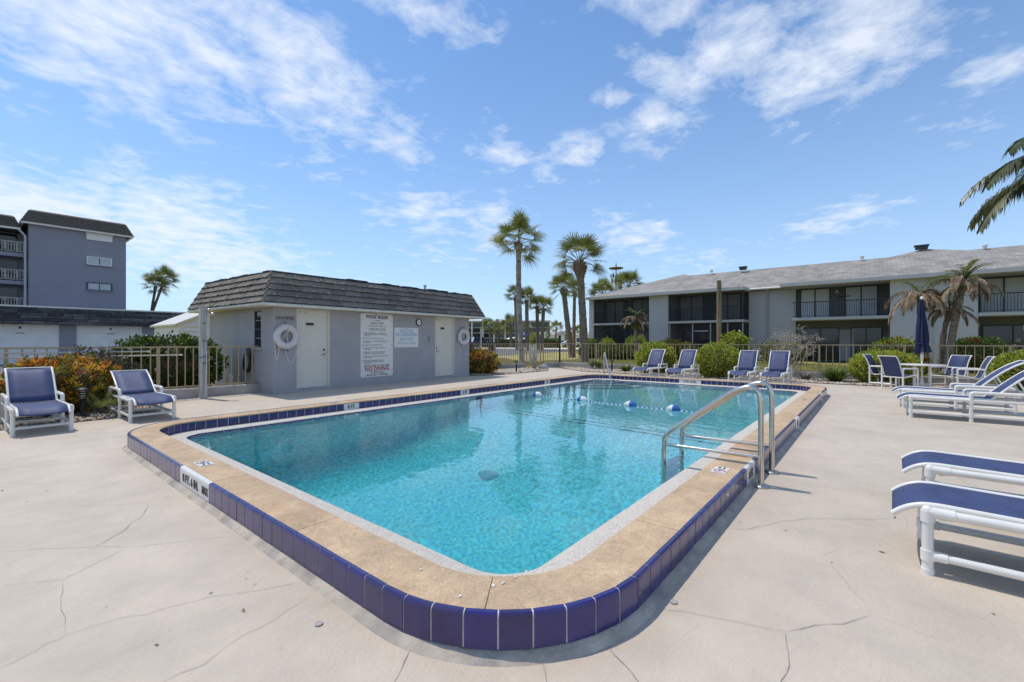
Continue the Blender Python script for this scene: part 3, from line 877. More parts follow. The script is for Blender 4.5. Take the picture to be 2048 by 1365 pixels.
for i, (u, v) in enumerate(fl):
    M = T(u-8.2, v-4.3, .022) @ RZ(R(90 + (4, 2, -3, -2)[i])) @ RY(PI/2)
    mb = MB(); pr = [(.074*math.sin(PI*k/12)**.8 + .004, -.135 + .27*k/12) for k in range(13)]
    h = 6
    mb.lathe(pr[:h+1], 16, 0, (0, 0, 0), M); mb2 = MB(); mb2.lathe(pr[h:], 16, 0, (0, 0, 0), M)
    swap = i in (2, 3)
    f = mb.build('float', WHITE_PVC if not swap else FLB, ln, 60)
    mb2.build('float_half', FLB if not swap else WHITE_PVC, f, 60)

# deck anchors
for i, (u, v, lb) in enumerate(((2.21, .77, 'round metal deck anchor set in the deck by the near right pool corner'), (1.01, 1.97, 'round metal deck anchor set in the deck left of the near pool corner'))):
    t = thing('deck_anchor', lb, 'deck anchor', (u, v, .004), 0, 'deck anchors near the pool')
    mb = MB(); mb.lathe([(.001, .003), (.013, .003), (.013, .001)], 14); mb.build('cap', CONC, t)
    mb = MB(); mb.lathe([(.013, .001), (.0135, .0035), (.017, .0035), (.019, 0)], 18); mb.build('ring', CONC, t)

# ------------------------------------------------------------------ loungers
def lounger(name, label, back_run, back_rise, curl=.06):
    t = thing(name, label, 'lounger', group='blue sling loungers around the pool')
    for sx in (-.285, .285):
        for y, top in ((0, .352), (.72, .455), (1.45, .455)):
            mb = MB(); mb.tube((sx, y, 0.0), (sx, y, top), .0255, n=10)
            mb.tube((sx, y, .0), (sx, y, .03), .030, n=10); mb.tube((sx, y, .075), (sx, y, .135), .0315, n=10); mb.tube((sx, y, .29), (sx, y, min(top, .352)), .0315, n=10)
            if y == 0: mb.ball((sx, y, .352), .0285, 10, 6)
            mb.build('leg', WHITE_PVC, t, 45)
        mb = MB(); mb.tube((sx, .0, .345), (sx, 1.45, .345), .0245, n=10)
        mb.tube((sx, .0, .345), (sx, .11, .345), .0295, n=10)
        mb.build('side_rail', WHITE_PVC, t, 45)
        mb = MB(); mb.tube((sx, .0, .105), (sx, 1.45, .105), .0225, n=10); mb.tube((sx, .0, .105), (sx, .08, .105), .028, n=10); mb.build('lower_rail', WHITE_PVC, t, 45)
        mb = MB(); mb.path(smooth_path([(sx, .72, .40), (sx, .72, .47), (sx, 1.45, .47), (sx, 1.45, .40)], .05), .026, 10); mb.build('armrest', WHITE_PVC, t, 45)
    for y, z in ((0, .105), (.72, .105), (1.45, .105), (.06, .325), (1.42, .33)):
        mb = MB(); mb.tube((-.285, y, z), (.285, y, z), .0215, n=8); mb.build('crossbar', WHITE_PVC, t, 45)
    seat = [(-.150, .292), (-.115, .325), (-.075, .352), (-.02, .374), (.05, .380), (.35, .374), (.65, .370), (.97, .372)]
    seat_m = smooth_path([(0, y, z) for y, z in seat], .02, 2)
    L = math.hypot(back_run, back_rise)
    bk = [(.955, .378)] + [(.955 + back_run*k/6 + curl*(k/6)**4*.9, .378 + back_rise*k/6 - curl*(k/6)**4*.5) for k in range(1, 7)]
    back_m = [Vector((0, y, z)) for y, z in bk]
    for pl, nm, fr in ((seat_m, 'seat_sling', 'seat_frame'), (back_m, 'back_sling', 'back_frame')):
        mb = MB(); n = len(pl); w = .243
        vs = []
        for p in pl:
            for k in range(5):
                x = -w + 2*w*k/4
                vs.append((x, p.y, p.z - .019*(1 - (x/w)**2) * (1 if nm == 'seat_sling' else .6)))
        fs = [(i*5+k, i*5+k+1, (i+1)*5+k+1, (i+1)*5+k) for i in range(n-1) for k in range(4)]
        mb.add(vs, fs)
        sl_ = mb.build(nm, SLING, t, 80)
        so = sl_.modifiers.new('thickness', 'SOLIDIFY'); so.thickness = .006; so.offset = 0
        f = MB()
        for sx in (-.252, .252):
            f.path([(sx, p.y, p.z - .002) for p in pl], .0155, 8)
        if nm == 'back_sling':
            e = pl[-1]
            f.tube((-.252, e.y, e.z), (.252, e.y, e.z), .011, n=8)
        f.build(fr, WHITE_PVC, t, 50)
    mid = bk[3]
    for sx in (-.23, .23):
        mb = MB(); mb.tube((sx, mid[0], mid[1]-.02), (sx, 1.40, .34), .014, n=8); mb.build('back_prop', WHITE_PVC, t, 45)
    return t
lg = lounger('lounger', 'blue sling lounger farthest left, beside the orange croton bush', .44, .52)
lg.location = (.64, 9.05, 0); lg.rotation_euler = (0, 0, R(2))
lf = lounger('lounger', 'reclined blue lounger between the orange croton and the shower post', .58, .40)
lf.location = (1.89, 9.16, 0); lf.rotation_euler = (0, 0, R(1))
up = lounger('lounger', 'blue lounger with upright back, left of the far row by the stair rail', .40, .64)
FAR = [(6.19, -92.5, None), (5.05, -91, 'blue lounger with upright back just left of the large round clipped hedge'), (3.14, -90, 'blue lounger with upright back just right of the large round clipped hedge'),
       (2.28, -90.5, 'blue lounger with upright back in front of the leafless branchy shrub')]
for v, a, lb in FAR:
    if lb is None: up.location = (14.62, v, 0); up.rotation_euler = (0, 0, R(a))
    else: dup(up, (14.62, v, 0), R(a), lb)
rt = lounger('lounger', 'blue lounger in side view, nearer of the two by the patio table', .56, .62, .10)
rt.location = (10.43, -.48, 0); rt.rotation_euler = (0, 0, R(181))
dup(rt, (11.73, -.44, 0), R(180.5), 'blue lounger in side view right beside the patio chairs, farther of its pair')
dup(rt, (3.675, -.24, 0), R(178.5), 'nearest blue lounger, only its foot end in the lower right')
dup(rt, (4.805, -.33, 0), R(178.5), 'blue lounger foot end second from the lower right corner')

# ------------------------------------------------------------------ patio table, chairs, umbrella
TC = (16.55, -1.02)
tb = thing('patio_table', 'round white patio table with blue chairs around it', 'table', (TC[0], TC[1], 0))
mb = MB(); mb.lathe([(.001, .630), (.49, .630), (.51, .638), (.51, .655), (.49, .662), (.001, .662)], 36); mb.build('tabletop', WHITE_PVC, tb, 40)
for k in range(4):
    a = PI/4 + k*PI/2
    mb = MB(); mb.path([(.22*math.cos(a), .22*math.sin(a), 0), (.22*math.cos(a), .22*math.sin(a), .63)], .024, 8); mb.build('leg', WHITE_PVC, tb, 45)
mb = MB()
mb.tube((-.16, -.16, .12), (.16, .16, .12), .018); mb.tube((.16, -.16, .12), (-.16, .16, .12), .018); mb.build('stretcher', WHITE_PVC, tb, 45)
um = thing('patio_umbrella', 'closed navy blue patio umbrella standing through the white table', 'umbrella', (TC[0], TC[1], 0))
NAVYF = mat('navy_canvas', (.013, .022, .072), .8, var=.25, scale=6, bump=.3, bscale=200)
mb = MB(); mb.tube((0, 0, .02), (0, 0, 2.46), .021, n=12); mb.build('pole', WHITE_PVC, um, 45)
mb = MB(); mb.lathe([(.18, 0), (.20, .02), (.20, .06), (.05, .10), (.03, .28)], 20); mb.build('base', WHITE_PVC, um, 40)
mb = MB(); mb.ball((0, 0, 2.475), .045, 12, 8, (1, 1, 1.15)); mb.build('finial', WHITE_PVC, um, 60)
mb = MB(); mb.lathe([(.03, .80), (.038, .82), (.034, .98), (.028, 1.02)], 12); mb.build('crank_housing', CREAM, um, 40)
mb = MB(); prof = [(2.45, .035), (2.36, .055), (2.2, .075), (2.12, .068), (1.95, .092), (1.7, .115), (1.45, .132), (1.30, .135), (1.22, .118), (1.12, .15), (1.02, .175), (.985, .18)]
nn = 48; vs = []
for j, (z, r) in enumerate(prof):
    r *= .82
    for k in range(nn):
        w = 2*PI*k/nn
        fold = 1 + (.22 + .012*j)*math.cos(8*w + .5*math.sin(z*5)) + .08*math.sin(13*w + z*3)
        vs.append((r*fold*math.cos(w), r*fold*math.sin(w), z + (.03*math.cos(8*w) if j == len(prof)-1 else 0)))
mb.add(vs, [(i*nn+k, (i+1)*nn+k, (i+1)*nn+(k+1) % nn, i*nn+(k+1) % nn) for i in range(len(prof)-1) for k in range(nn)])
cn = mb.build('canopy', NAVYF, um, 70)
mb = MB(); mb.lathe([(.135, 1.205), (.142, 1.21), (.142, 1.235), (.135, 1.24)], 24); mb.build('tie_strap', NAVYF, cn)
def chair(label):
    t = thing('patio_chair', label, 'chair', group='blue sling chairs around the patio table')
    for sx in (-.27, .27):
        for y in (-.24, .26):
            mb = MB(); mb.tube((sx, y, 0), (sx, y, .545), .0225, n=9); mb.tube((sx, y, .0), (sx, y, .03), .026, n=9); mb.build('leg', WHITE_PVC, t, 45)
        mb = MB(); mb.path(smooth_path([(sx, -.24, .5), (sx, -.24, .565), (sx, .26, .565), (sx, .26, .5)], .045), .023, 9); mb.build('armrest', WHITE_PVC, t, 45)
        mb = MB(); mb.tube((sx, -.24, .085), (sx, .26, .085), .018, n=8); mb.build('lower_rail', WHITE_PVC, t, 45)
    for y, z in ((-.24, .33), (.26, .33), (-.24, .555)):
        mb = MB(); mb.tube((-.27, y, z), (.27, y, z), .018, n=8); mb.build('crossbar', WHITE_PVC, t, 45)
    prof = smooth_path([(0, .27, .385), (0, .10, .37), (0, -.10, .325), (0, -.18, .335), (0, -.225, .45), (0, -.30, .70), (0, -.385, .87), (0, -.43, .895)], .08, 4)
    mb = MB(); w = .225
    mb.add([(x, p.y, p.z) for p in prof for x in (-w, 0, w)], [(i*3+k, i*3+k+1, (i+1)*3+k+1, (i+1)*3+k) for i in range(len(prof)-1) for k in range(2)])
    s = mb.build('sling', SLING, t, 80); so = s.modifiers.new('thickness', 'SOLIDIFY'); so.thickness = .006; so.offset = 0
    f = MB()
    for sx in (-.235, .235): f.path([(sx, p.y, p.z) for p in prof], .015, 8)
    f.tube((-.235, prof[-1].y, prof[-1].z), (.235, prof[-1].y, prof[-1].z), .012, n=8)
    f.build('sling_frame', WHITE_PVC, t, 50)
    return t
ch0 = None
for (x, y, lb) in ((15.93, -.53, 'blue chair with its back to the pool at the round table'), (16.85, -.22, 'blue chair at the round table next to the yellow green hedge'),
                   (17.22, -1.62, 'blue chair behind the umbrella, facing the pool'), (16.62, -1.93, 'blue chair on the right of the umbrella next to the loungers')):
    rz = math.atan2(TC[1]-y, TC[0]-x) - PI/2
    if ch0 is None:
        ch0 = chair(lb); ch0.location = (x, y, 0); ch0.rotation_euler = (0, 0, rz)
    else: dup(ch0, (x, y, 0), rz, lb)

# ------------------------------------------------------------------ fences (posts, rails and every picket)
def fence(name, label, a, b, m, pitch, posts, top=1.165, bottom=.26, gate=None):
    a, b = Vector((a[0], a[1], 0)), Vector((b[0], b[1], 0))
    L = (b-a).length; rz = math.atan2(b.y-a.y, b.x-a.x)
    t = thing(name, label, 'fence', a, rz)
    mb = MB(); mb.cbox((L/2, 0, top), (L, .045, .032)); mb.build('top_rail', m, t)
    mb = MB(); mb.cbox((L/2, 0, bottom), (L, .03, .03)); mb.build('bottom_rail', m, t)
    pk = MB(); pk.cbox((0, 0, (top+bottom)/2), (.021, .021, top-bottom-.033)); pm = pk.mesh('picket', m)
    po = MB(); po.cbox((0, 0, (top-.018)/2), (.055, .055, top-.018)); qm = po.mesh('post', m)
    n = int(L/pitch)
    for k in range(n+1):
        x = L*(k+.5)/(n+1)
        if any(abs(x-p) < .05 for p in posts): continue
        put('picket', pm, t, M=T(x, 0, 0))
    for p in posts: put('post', qm, t, M=T(p, 0, 0))
    return t
fence('fence', 'tan picket fence at the left beside the pool house', (-8.5, 12.25), (4.72, 12.13), FENCE, .157, (.1, 2.3, 4.5, 6.7, 8.9, 11.1))
fence('fence', 'taupe picket fence between the pool house and the lamp post', (11.75, 14.2), (17.05, 13.15), FENCE_G, .135, (.05, 1.9, 3.6, 5.35))
fence('gate', 'taupe picket gate leading out to the lawn left of the lamp post', (17.12, 13.13), (18.05, 12.85), FENCE_G, .125, (.04, .90), bottom=.14)['category'] = 'gate'
fence('fence', 'long taupe picket fence behind the far loungers', (18.98, 12.45), (18.05, -9.0), FENCE_G, .186, (.05, 2.2, 4.4, 6.6, 8.8, 11.0, 13.2, 15.4, 17.6, 19.8, 21.4))
fence('fence', 'short end of taupe picket fence between gate and lamp post', (18.1, 12.83), (18.93, 12.5), FENCE_G, .125, (.04,))
for nm, lb, pts in (('curb', 'low concrete curb under the tan fence at left', [(-8.5, 12.2), (4.75, 12.08)]), ('curb', 'low concrete curb under the fence behind the croton', [(11.75, 14.12), (16.9, 13.1)]),
                    ('curb', 'long low concrete curb under the fence behind the far loungers', [(18.1, 12.75), (18.93, 12.42), (18.0, -9.0)])):
    for ip, (a, b) in enumerate(zip(pts, pts[1:])):
        if ip == 0 and len(pts) > 2: lb_ = 'short concrete curb beside the gate under the lamp post'
        else: lb_ = lb
        a_, b_ = Vector((*a, 0)), Vector((*b, 0)); L = (b_-a_).length
        mb = MB(); n = max(2, int(L/.5))
        M = T(a[0], a[1], 0) @ RZ(math.atan2(b[1]-a[1], b[0]-a[0]))
        vs = []
        for k in range(n+1):
            x = L*k/n; j = random.uniform(-.006, .006)
            vs += [(x, -.10+j, -.1), (x, -.10+j, .21+j), (x, -.085+j, .225+j), (x, .085, .225+j), (x, .10, .21), (x, .10, -.1)]
        fs = [(k*6+i, (k+1)*6+i, (k+1)*6+i+1, k*6+i+1) for k in range(n) for i in range(5)] + [(0, 1, 2, 3, 4, 5), tuple(n*6+i for i in range(5, -1, -1))]
        mb.add(vs, fs, 0, M)
        tag(mb.build(nm, CONC), lb_, 'curb', kind='thing')
# pool cleaning poles hung on the left fence
POLEW = mat('pale_pole_paint', (.62, .56, .46), .4, var=.08)
for i, (x1, z, lb) in enumerate(((2.40, 1.075, 'upper long pale pool pole hung along the tan fence'), (2.98, .985, 'lower long pale pool pole hung along the tan fence'))):
    t = thing('pool_pole', lb, 'pole', (x1, 12.17 - .035, z))
    mb = MB(); mb.tube((0, 0, 0), (-4.2, 0, .01), .016, n=10); mb.build('pole', POLEW, t, 50)
    mb = MB(); mb.tube((.0, 0, 0), (.05, 0, 0), .019, n=10); mb.build('end_grip', WHITE_PVC, t, 50)
# ------------------------------------------------------------------ pool house
CB = thing('pool_house', 'low grey stucco pool house with brown shingled mansard roof beside the pool', 'pool house', (4.65, 11.3, 0), R(2.75))
CM = T(4.65, 11.3, 0) @ RZ(R(2.75))
CW, CD, CH = 7.07, 3.9, 2.13
DOORS = [(.575, 1.475), (5.35, 6.28)]
WY0, WY1, WZ0, WZ1 = .64, 1.03, 1.14, 2.06
mb = MB(); th = .16
x = 0
for d0, d1 in DOORS:
    mb.box(x, 0, 0, d0, th, CH); mb.box(d0, 0, 2.115, d1, th, CH); mb.box(d0, 0, 0, d1, th, .075); x = d1
mb.box(x, 0, 0, CW, th, CH)
mb.box(0, th, 0, th, WY0, CH); mb.box(0, WY1, 0, th, CD, CH); mb.box(0, WY0, 0, th, WY1, WZ0); mb.box(0, WY0, WZ1, th, WY1, CH)
mb.box(CW-th, th, 0, CW, CD, CH); mb.box(th, CD-th, 0, CW-th, CD, CH)
mb.build('wall', STUCCO, CB)
def sqr(a): return a
mb = MB()   # soffit and rolled fascia under the eaves
mb.box(-.36, -.36, 2.135, CW+.36, CD+.36, 2.15)
for a, b in (((-.40, -.40), (CW+.40, -.40)), ((CW+.40, -.40), (CW+.40, CD+.40)), ((CW+.40, CD+.40), (-.40, CD+.40)), ((-.40, CD+.40), (-.40, -.40))):
    mb.path([(a[0], a[1], 2.165), (b[0], b[1], 2.165)], .042, 8)
mb.build('fascia', TRIM, CB, 50)
E0, E1, ZE, ZT = -.40, -.05, 2.20, 2.975
ROOF = MB()
lo = [(E0, E0, ZE), (CW-E0, E0, ZE), (CW-E0, CD-E0, ZE), (E0, CD-E0, ZE)]
hi = [(E1, E1, ZT), (CW-E1, E1, ZT), (CW-E1, CD-E1, ZT), (E1, CD-E1, ZT)]
ROOF.add(lo+hi, [(0, 1, 5, 4), (1, 2, 6, 5), (2, 3, 7, 6), (3, 0, 4, 7), (4, 5, 6, 7), (3, 2, 1, 0)])
roof = ROOF.build('roof', TAR, CB)
SLP = math.hypot(E1-E0, ZT-ZE); UPH, UPV = (E1-E0)/SLP, (ZT-ZE)/SLP
def shingle_mesh(seed, ribs):
    rr = random.Random(seed); mb = MB(); n = 4
    top, vs = .20, []
    for k in range(n+1):
        x = -.5 + k/n; y0 = rr.uniform(-.012, .012); h = .052 + rr.uniform(-.010, .012)
        vs += [(x, y0, .002), (x, y0+.002, h), (x, top, .012)]
    fs = []
    for k in range(n):
        a, b = k*3, (k+1)*3
        fs += [(a, b, b+1, a+1), (a+1, b+1, b+2, a+2)]
    fs += [(0, 1, 2), (n*3+2, n*3+1, n*3)]
    mb.add(vs, fs)
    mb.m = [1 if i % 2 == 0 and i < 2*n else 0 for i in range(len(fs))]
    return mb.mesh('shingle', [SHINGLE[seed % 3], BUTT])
BUTT = mat('shingle_butt_shade', (.035, .032, .03), .95, var=.3, scale=9)  # butt faces coloured dark in place of the shadow under each course
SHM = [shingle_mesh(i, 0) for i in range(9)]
def slope(Xd, Yd, start, length, wmin, wmax, individual=True, name='shingle'):
    Xv, Yv = Vector(Xd), Vector(Yd); Zv = Xv.cross(Yv)
    base = Matrix((Xv, Yv, Zv)).transposed().to_4x4()
    nC = 5; ex = SLP/nC; rest = MB()
    for c in range(nC):
        ins = (E1-E0)*c/nC + .02; x, end = ins, length-ins
        x -= random.uniform(0, .2)
        while x < end:
            w = random.uniform(wmin, wmax); a, b = max(x, ins), min(x+w, end)
            x += w
            if b-a < .04: continue
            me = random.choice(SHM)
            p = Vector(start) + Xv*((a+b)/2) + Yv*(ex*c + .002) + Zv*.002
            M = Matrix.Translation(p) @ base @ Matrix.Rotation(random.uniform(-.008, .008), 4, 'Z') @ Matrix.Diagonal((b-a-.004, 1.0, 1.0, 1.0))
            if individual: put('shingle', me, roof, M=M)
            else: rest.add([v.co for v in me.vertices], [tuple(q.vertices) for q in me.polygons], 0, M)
    if rest.v: rest.build('shingle_cover', SHINGLE[1], roof, kind='stuff')
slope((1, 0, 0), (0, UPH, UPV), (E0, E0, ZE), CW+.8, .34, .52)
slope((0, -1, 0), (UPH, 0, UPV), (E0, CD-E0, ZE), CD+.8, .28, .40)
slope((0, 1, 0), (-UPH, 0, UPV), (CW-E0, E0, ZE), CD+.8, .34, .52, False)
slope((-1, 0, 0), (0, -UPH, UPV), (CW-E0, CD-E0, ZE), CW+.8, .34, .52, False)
for (cx, cy, sx, sy) in ((E0, E0, 1, 1), (CW-E0, E0, -1, 1)):   # hip caps, one piece per course
    for c in range(6):
        f0, f1 = c/6, (c+1.25)/6
        d = E1-E0
        p0 = Vector((cx + sx*d*f0, cy + sy*d*f0, ZE + (ZT-ZE)*f0)); p1 = Vector((cx + sx*d*f1, cy + sy*d*f1, ZE + (ZT-ZE)*f1))
        o = Vector((-sx, -sy, .6)).normalized()
        a = Vector((sx, 0, 0)); b = Vector((0, sy, 0))
        q = MB()
        q.add([p0+o*.050, p0+a*.10+o*.012, p0+b*.10+o*.012, p1+o*.022, p1+a*.10+o*.0, p1+b*.10+o*.0, p0, p1],
              [(0, 1, 4, 3), (2, 0, 3, 5), (0, 2, 6), (0, 6, 1)] if sx*sy > 0 else [(1, 0, 3, 4), (0, 2, 5, 3), (2, 0, 6), (6, 0, 1)])
        q.build('hip_shingle', SHINGLE[c % 3], roof)
mb = MB()   # ragged tar and cap pieces along the top edge
for (a, b) in (((E1, E1), (CW-E1, E1)), ((E1, CD-E1), (E1, E1)), ((CW-E1, E1), (CW-E1, CD-E1))):
    L = math.dist(a, b); x = 0
    dx, dy = (b[0]-a[0])/L, (b[1]-a[1])/L
    while x < L:
        w = random.uniform(.10, .34); h = random.uniform(.015, .06)
        M = T(a[0]+dx*x, a[1]+dy*x, ZT-.03) @ RZ(math.atan2(dy, dx)) @ RY(random.uniform(-.05, .05))
        mb.box(0, -.035, 0, min(w, L-x)-.012, .09, .03+h, 0, M); x += w
mb.build('cap_strip', TAR, roof, kind='stuff')
# doors
for i, (d0, d1) in enumerate(DOORS):
    mb = MB(); mb.box(d0+.035, .045, .085, d1-.035, .09, 2.085); dr = mb.build('door', CREAM, CB)
    f = MB(); f.box(d0, -.006, .075, d0+.035, .10, 2.12); f.box(d1-.035, -.006, .075, d1, .10, 2.12); f.box(d0+.035, -.006, 2.085, d1-.035, .10, 2.12); f.build('door_frame', CREAM, dr)
    hx = d1-.13 if i == 0 else d0+.10
    h = MB(); h.lathe([(.034, 0), (.034, .012), (.012, .02), (.012, .05)], 14, 0, (0, 0, 0), T(hx, .045, .95) @ RX(PI/2)); h.tube((hx, -.004, .95), (hx + (-.09 if i == 0 else .09), -.006, .945), .011)
    h.build('handle', STEEL_D, dr, 40)
    h = MB(); h.lathe([(.028, 0), (.026, .016), (.001, .018)], 14, 0, (0, 0, 0), T(hx, .045, 1.065) @ RX(PI/2)); h.build('deadbolt', DARK, dr, 40)
    px = (d0+d1)/2 - (.08 if i == 0 else .08); pz = 1.74
    pw = .205 if i == 0 else .17
    h = MB(); h.box(px-pw/2, .035, pz-.033, px+pw/2, .046, pz+.033); pq = h.build('name_plate', BLACK, dr)
    for q in range(2):
        hk = MB(); hk.box(d0+.10+q*.16, .03, 2.02, d0+.115+q*.16, .046, 2.06); hk.build('hook', STEEL_D, dr)
# window in the left end wall
mb = MB()
mb.box(.02, WY0, WZ0, .07, WY0+.025, WZ1); mb.box(.02, WY1-.025, WZ0, .07, WY1, WZ1); mb.box(.02, WY0+.025, WZ1-.025, .07, WY1-.025, WZ1); mb.box(.02, WY0+.025, WZ0, .07, WY1-.025, WZ0+.025)
mb.box(.012, WY0+.025, 1.58, .06, WY1-.025, 1.615)
wn = mb.build('window', DARK, CB)
for z0, z1 in ((WZ0+.025, 1.58), (1.615, WZ1-.025)):
    p = MB(); p.box(.040, WY0+.025, z0, .046, WY1-.025, z1); p.build('pane', GLASS, wn)
    p = MB(); p.box(.030, WY0+.025, (z0+z1)/2-.008, .039, WY1-.025, (z0+z1)/2+.008); p.build('muntin', CONC, wn)
p = MB(); p.box(-.05, WY0-.05, WZ0-.075, .02, WY1+.05, WZ0); p.build('sill', STUCCO, wn)
# flood light under the eave
fl_ = MB(); fl_.box(2.90, -.10, 2.085, 3.16, -.0, 2.13); fl_.box(2.94, -.12, 2.05, 3.12, -.03, 2.085)
fl_.build('eave_light', TRIM, CB)
vp = MB(); vp.lathe([(.04, 0), (.04, .22), (.06, .23), (.06, .26)], 10, 0, (5.35, .5, ZT)); vp.build('vent_pipe', TRIM, CB, 40)

def on_wall(x, z, y=-.001):   # a frame on the front wall: x right, y up, z out
    return CM @ T(x, y, z) @ RX(PI/2)
def wall_thing(name, label, cat, x, z, group=None):
    t = bpy.data.objects.new(name, None); COL.objects.link(t); t.empty_display_size = .1
    t.matrix_world = on_wall(x, z); return tag(t, label, cat, group)
I4 = Matrix.Identity(4)
def rounded(w, h, r, n=5):
    return rrect(-w/2, -h/2, w/2, h/2, r, n)
# pool rules board
rs = wall_thing('rules_sign', 'tall white POOL RULES board between the two cream doors', 'sign', 3.0, 1.175)
mb = MB(); mb.prism(rounded(1.14, 1.86, .06), 0, .012); mb.build('board', WHITE, rs, 40)
def line(parent, txt, size, x, y, m, align='CENTER', xs=1.0, bold=0.0, name='lettering'):
    tm = MB(); text_mb(tm, txt, size, T(x, y, .0135), depth=.002, align=align, xs=xs, bold=bold)
    return tm.build(name, m, parent)
line(rs, 'POOL RULES', .135, 0, .83, NAVY, bold=.005)
line(rs, 'HOURS', .055, 0, .725, INK); line(rs, '9:00 am - DUSK', .068, 0, .65, INK, bold=.001)
y = .565
for txt in ('SHOWER BEFORE ENTERING POOL', 'CHILDREN UNDER 12 MUST BE\nACCOMPANIED BY AN ADULT'):
    n = txt.count('\n'); line(rs, txt, .043, 0, y - n*.025, INK); y -= .075 + n*.045
y -= .005
for txt in ('NO FLOATS, FLIPPERS, BALL PLAYING, OR\n   FRISBEE THROWING IN POOL OR AROUND\n   POOL AREA', 'NO FOOD PERMITTED IN POOL AREA', 'NO GLASSWARE OF ANY KIND PERMITTED IN\n   POOL AREA', 'NO ANIMALS IN OR AROUND POOL',
            "NO RADIOS, CD'S OR MUSIC ALLOWED IN\n   POOL AREA", 'NO RUNNING, LOUD NOISE RACING OR\n   HORSE PLAY ALLOWED IN POOL AREA', 'NO BICYCLES, CARTS OR STROLLERS ALLOWED\n   IN POOL AREA',
            'PERSONS WITH OPEN SORES, CUTS OR\n   COMMUNICABLE DISEASES CANNOT\n   ENTER POOL'):
    n = txt.count('\n'); line(rs, txt, .041, -.50, y - n*.024, INK, 'LEFT'); y -= .078 + n*.043
line(rs, 'ENTER POOL AT OWN RISK', .070, 0, -.605, INK, bold=.001)
line(rs, 'NO DIVING', .165, 0, -.70, RED, bold=.004)
line(rs, 'CHILDREN UNDER 3 YEARS OF AGE\nMUST WEAR SWIM DIAPERS', .036, 0, -.80, INK)
line(rs, 'MAX LOAD: 20 PERSONS', .068, 0, -.875, INK, bold=.001)
for sx in (-.525, .525):
    for sy in (.74, 0, -.74):
        q = MB(); q.lathe([(.012, .012), (.010, .018), (.001, .019)], 10, 0, (sx, sy, 0)); q.build('bolt', DARK, rs)
ws = wall_thing('warning_sign', 'faded blue and white NO LIFEGUARD ON DUTY warning sign on the wall', 'sign', 4.115, 1.41)
mb = MB(); mb.prism(rounded(.96, .62, .03), 0, .010); mb.build('board', WHITE, ws, 40)
mb = MB(); mb.box(-.27, .165, .0102, .27, .275, .0116); mb.build('banner', PALEBLUE, ws)
tm = MB(); text_mb(tm, 'WARNING', .105, T(0, .220, .0125), depth=.0015, bold=.003); tm.build('lettering', WHITE, ws)
line(ws, 'NO LIFEGUARD', .135, 0, .09, PALEBLUE, xs=.92, bold=.004); line(ws, 'ON DUTY', .135, 0, -.06, PALEBLUE, xs=.92, bold=.004)
line(ws, 'CHILDREN UNDER THE AGE OF 16 SHOULD NOT\nUSE POOL WITHOUT AN ADULT IN ATTENDANCE', .034, 0, -.18, PALEBLUE)
ss_ = wall_thing('shower_sign', 'small grey SHOWER plate with black letters above the life ring', 'sign', .285, 1.865)
mb = MB(); mb.box(-.235, -.048, 0, .235, .048, .006); mb.build('plate', STUCCO, ss_)
fr = MB()
for b in ((-.235, .043, .235, .048), (-.235, -.048, .235, -.043), (-.235, -.043, -.23, .043), (.23, -.043, .235, .043)): fr.box(b[0], b[1], .0062, b[2], b[3], .008)
fr.build('border', INK, ss_)
line(ss_, 'S H O W E R', .075, 0, 0, INK, bold=.004).location.z = -.005
ck_ = wall_thing('wall_thermometer', 'round black rimmed dial thermometer on the wall above the warning sign', 'thermometer', 4.615, 1.91)
mb = MB(); mb.lathe([(.115, 0), (.125, .02), (.12, .035), (.095, .035), (.095, .02)], 28); mb.build('rim', BLACK, ck_, 40)
mb = MB(); mb.lathe([(.096, .0), (.096, .021), (.001, .0212)], 28); mb.build('dial', WHITE, ck_, 40)
mb = MB(); mb.box(-.055, -.006, .0225, .06, .004, .0245, 0, RZ(.5)); mb.build('needle', INK, ck_)
eb = wall_thing('outlet_box', 'small grey outlet box on the wall left of the far cream door', 'box', 5.11, 1.36)
mb = MB(); mb.prism(rounded(.10, .17, .012), 0, .05); mb.build('box', STUCCO, eb, 40); mb = MB(); mb.prism(rounded(.08, .075, .006), .05, .058); mb.build('cover', CONC, eb, 40)
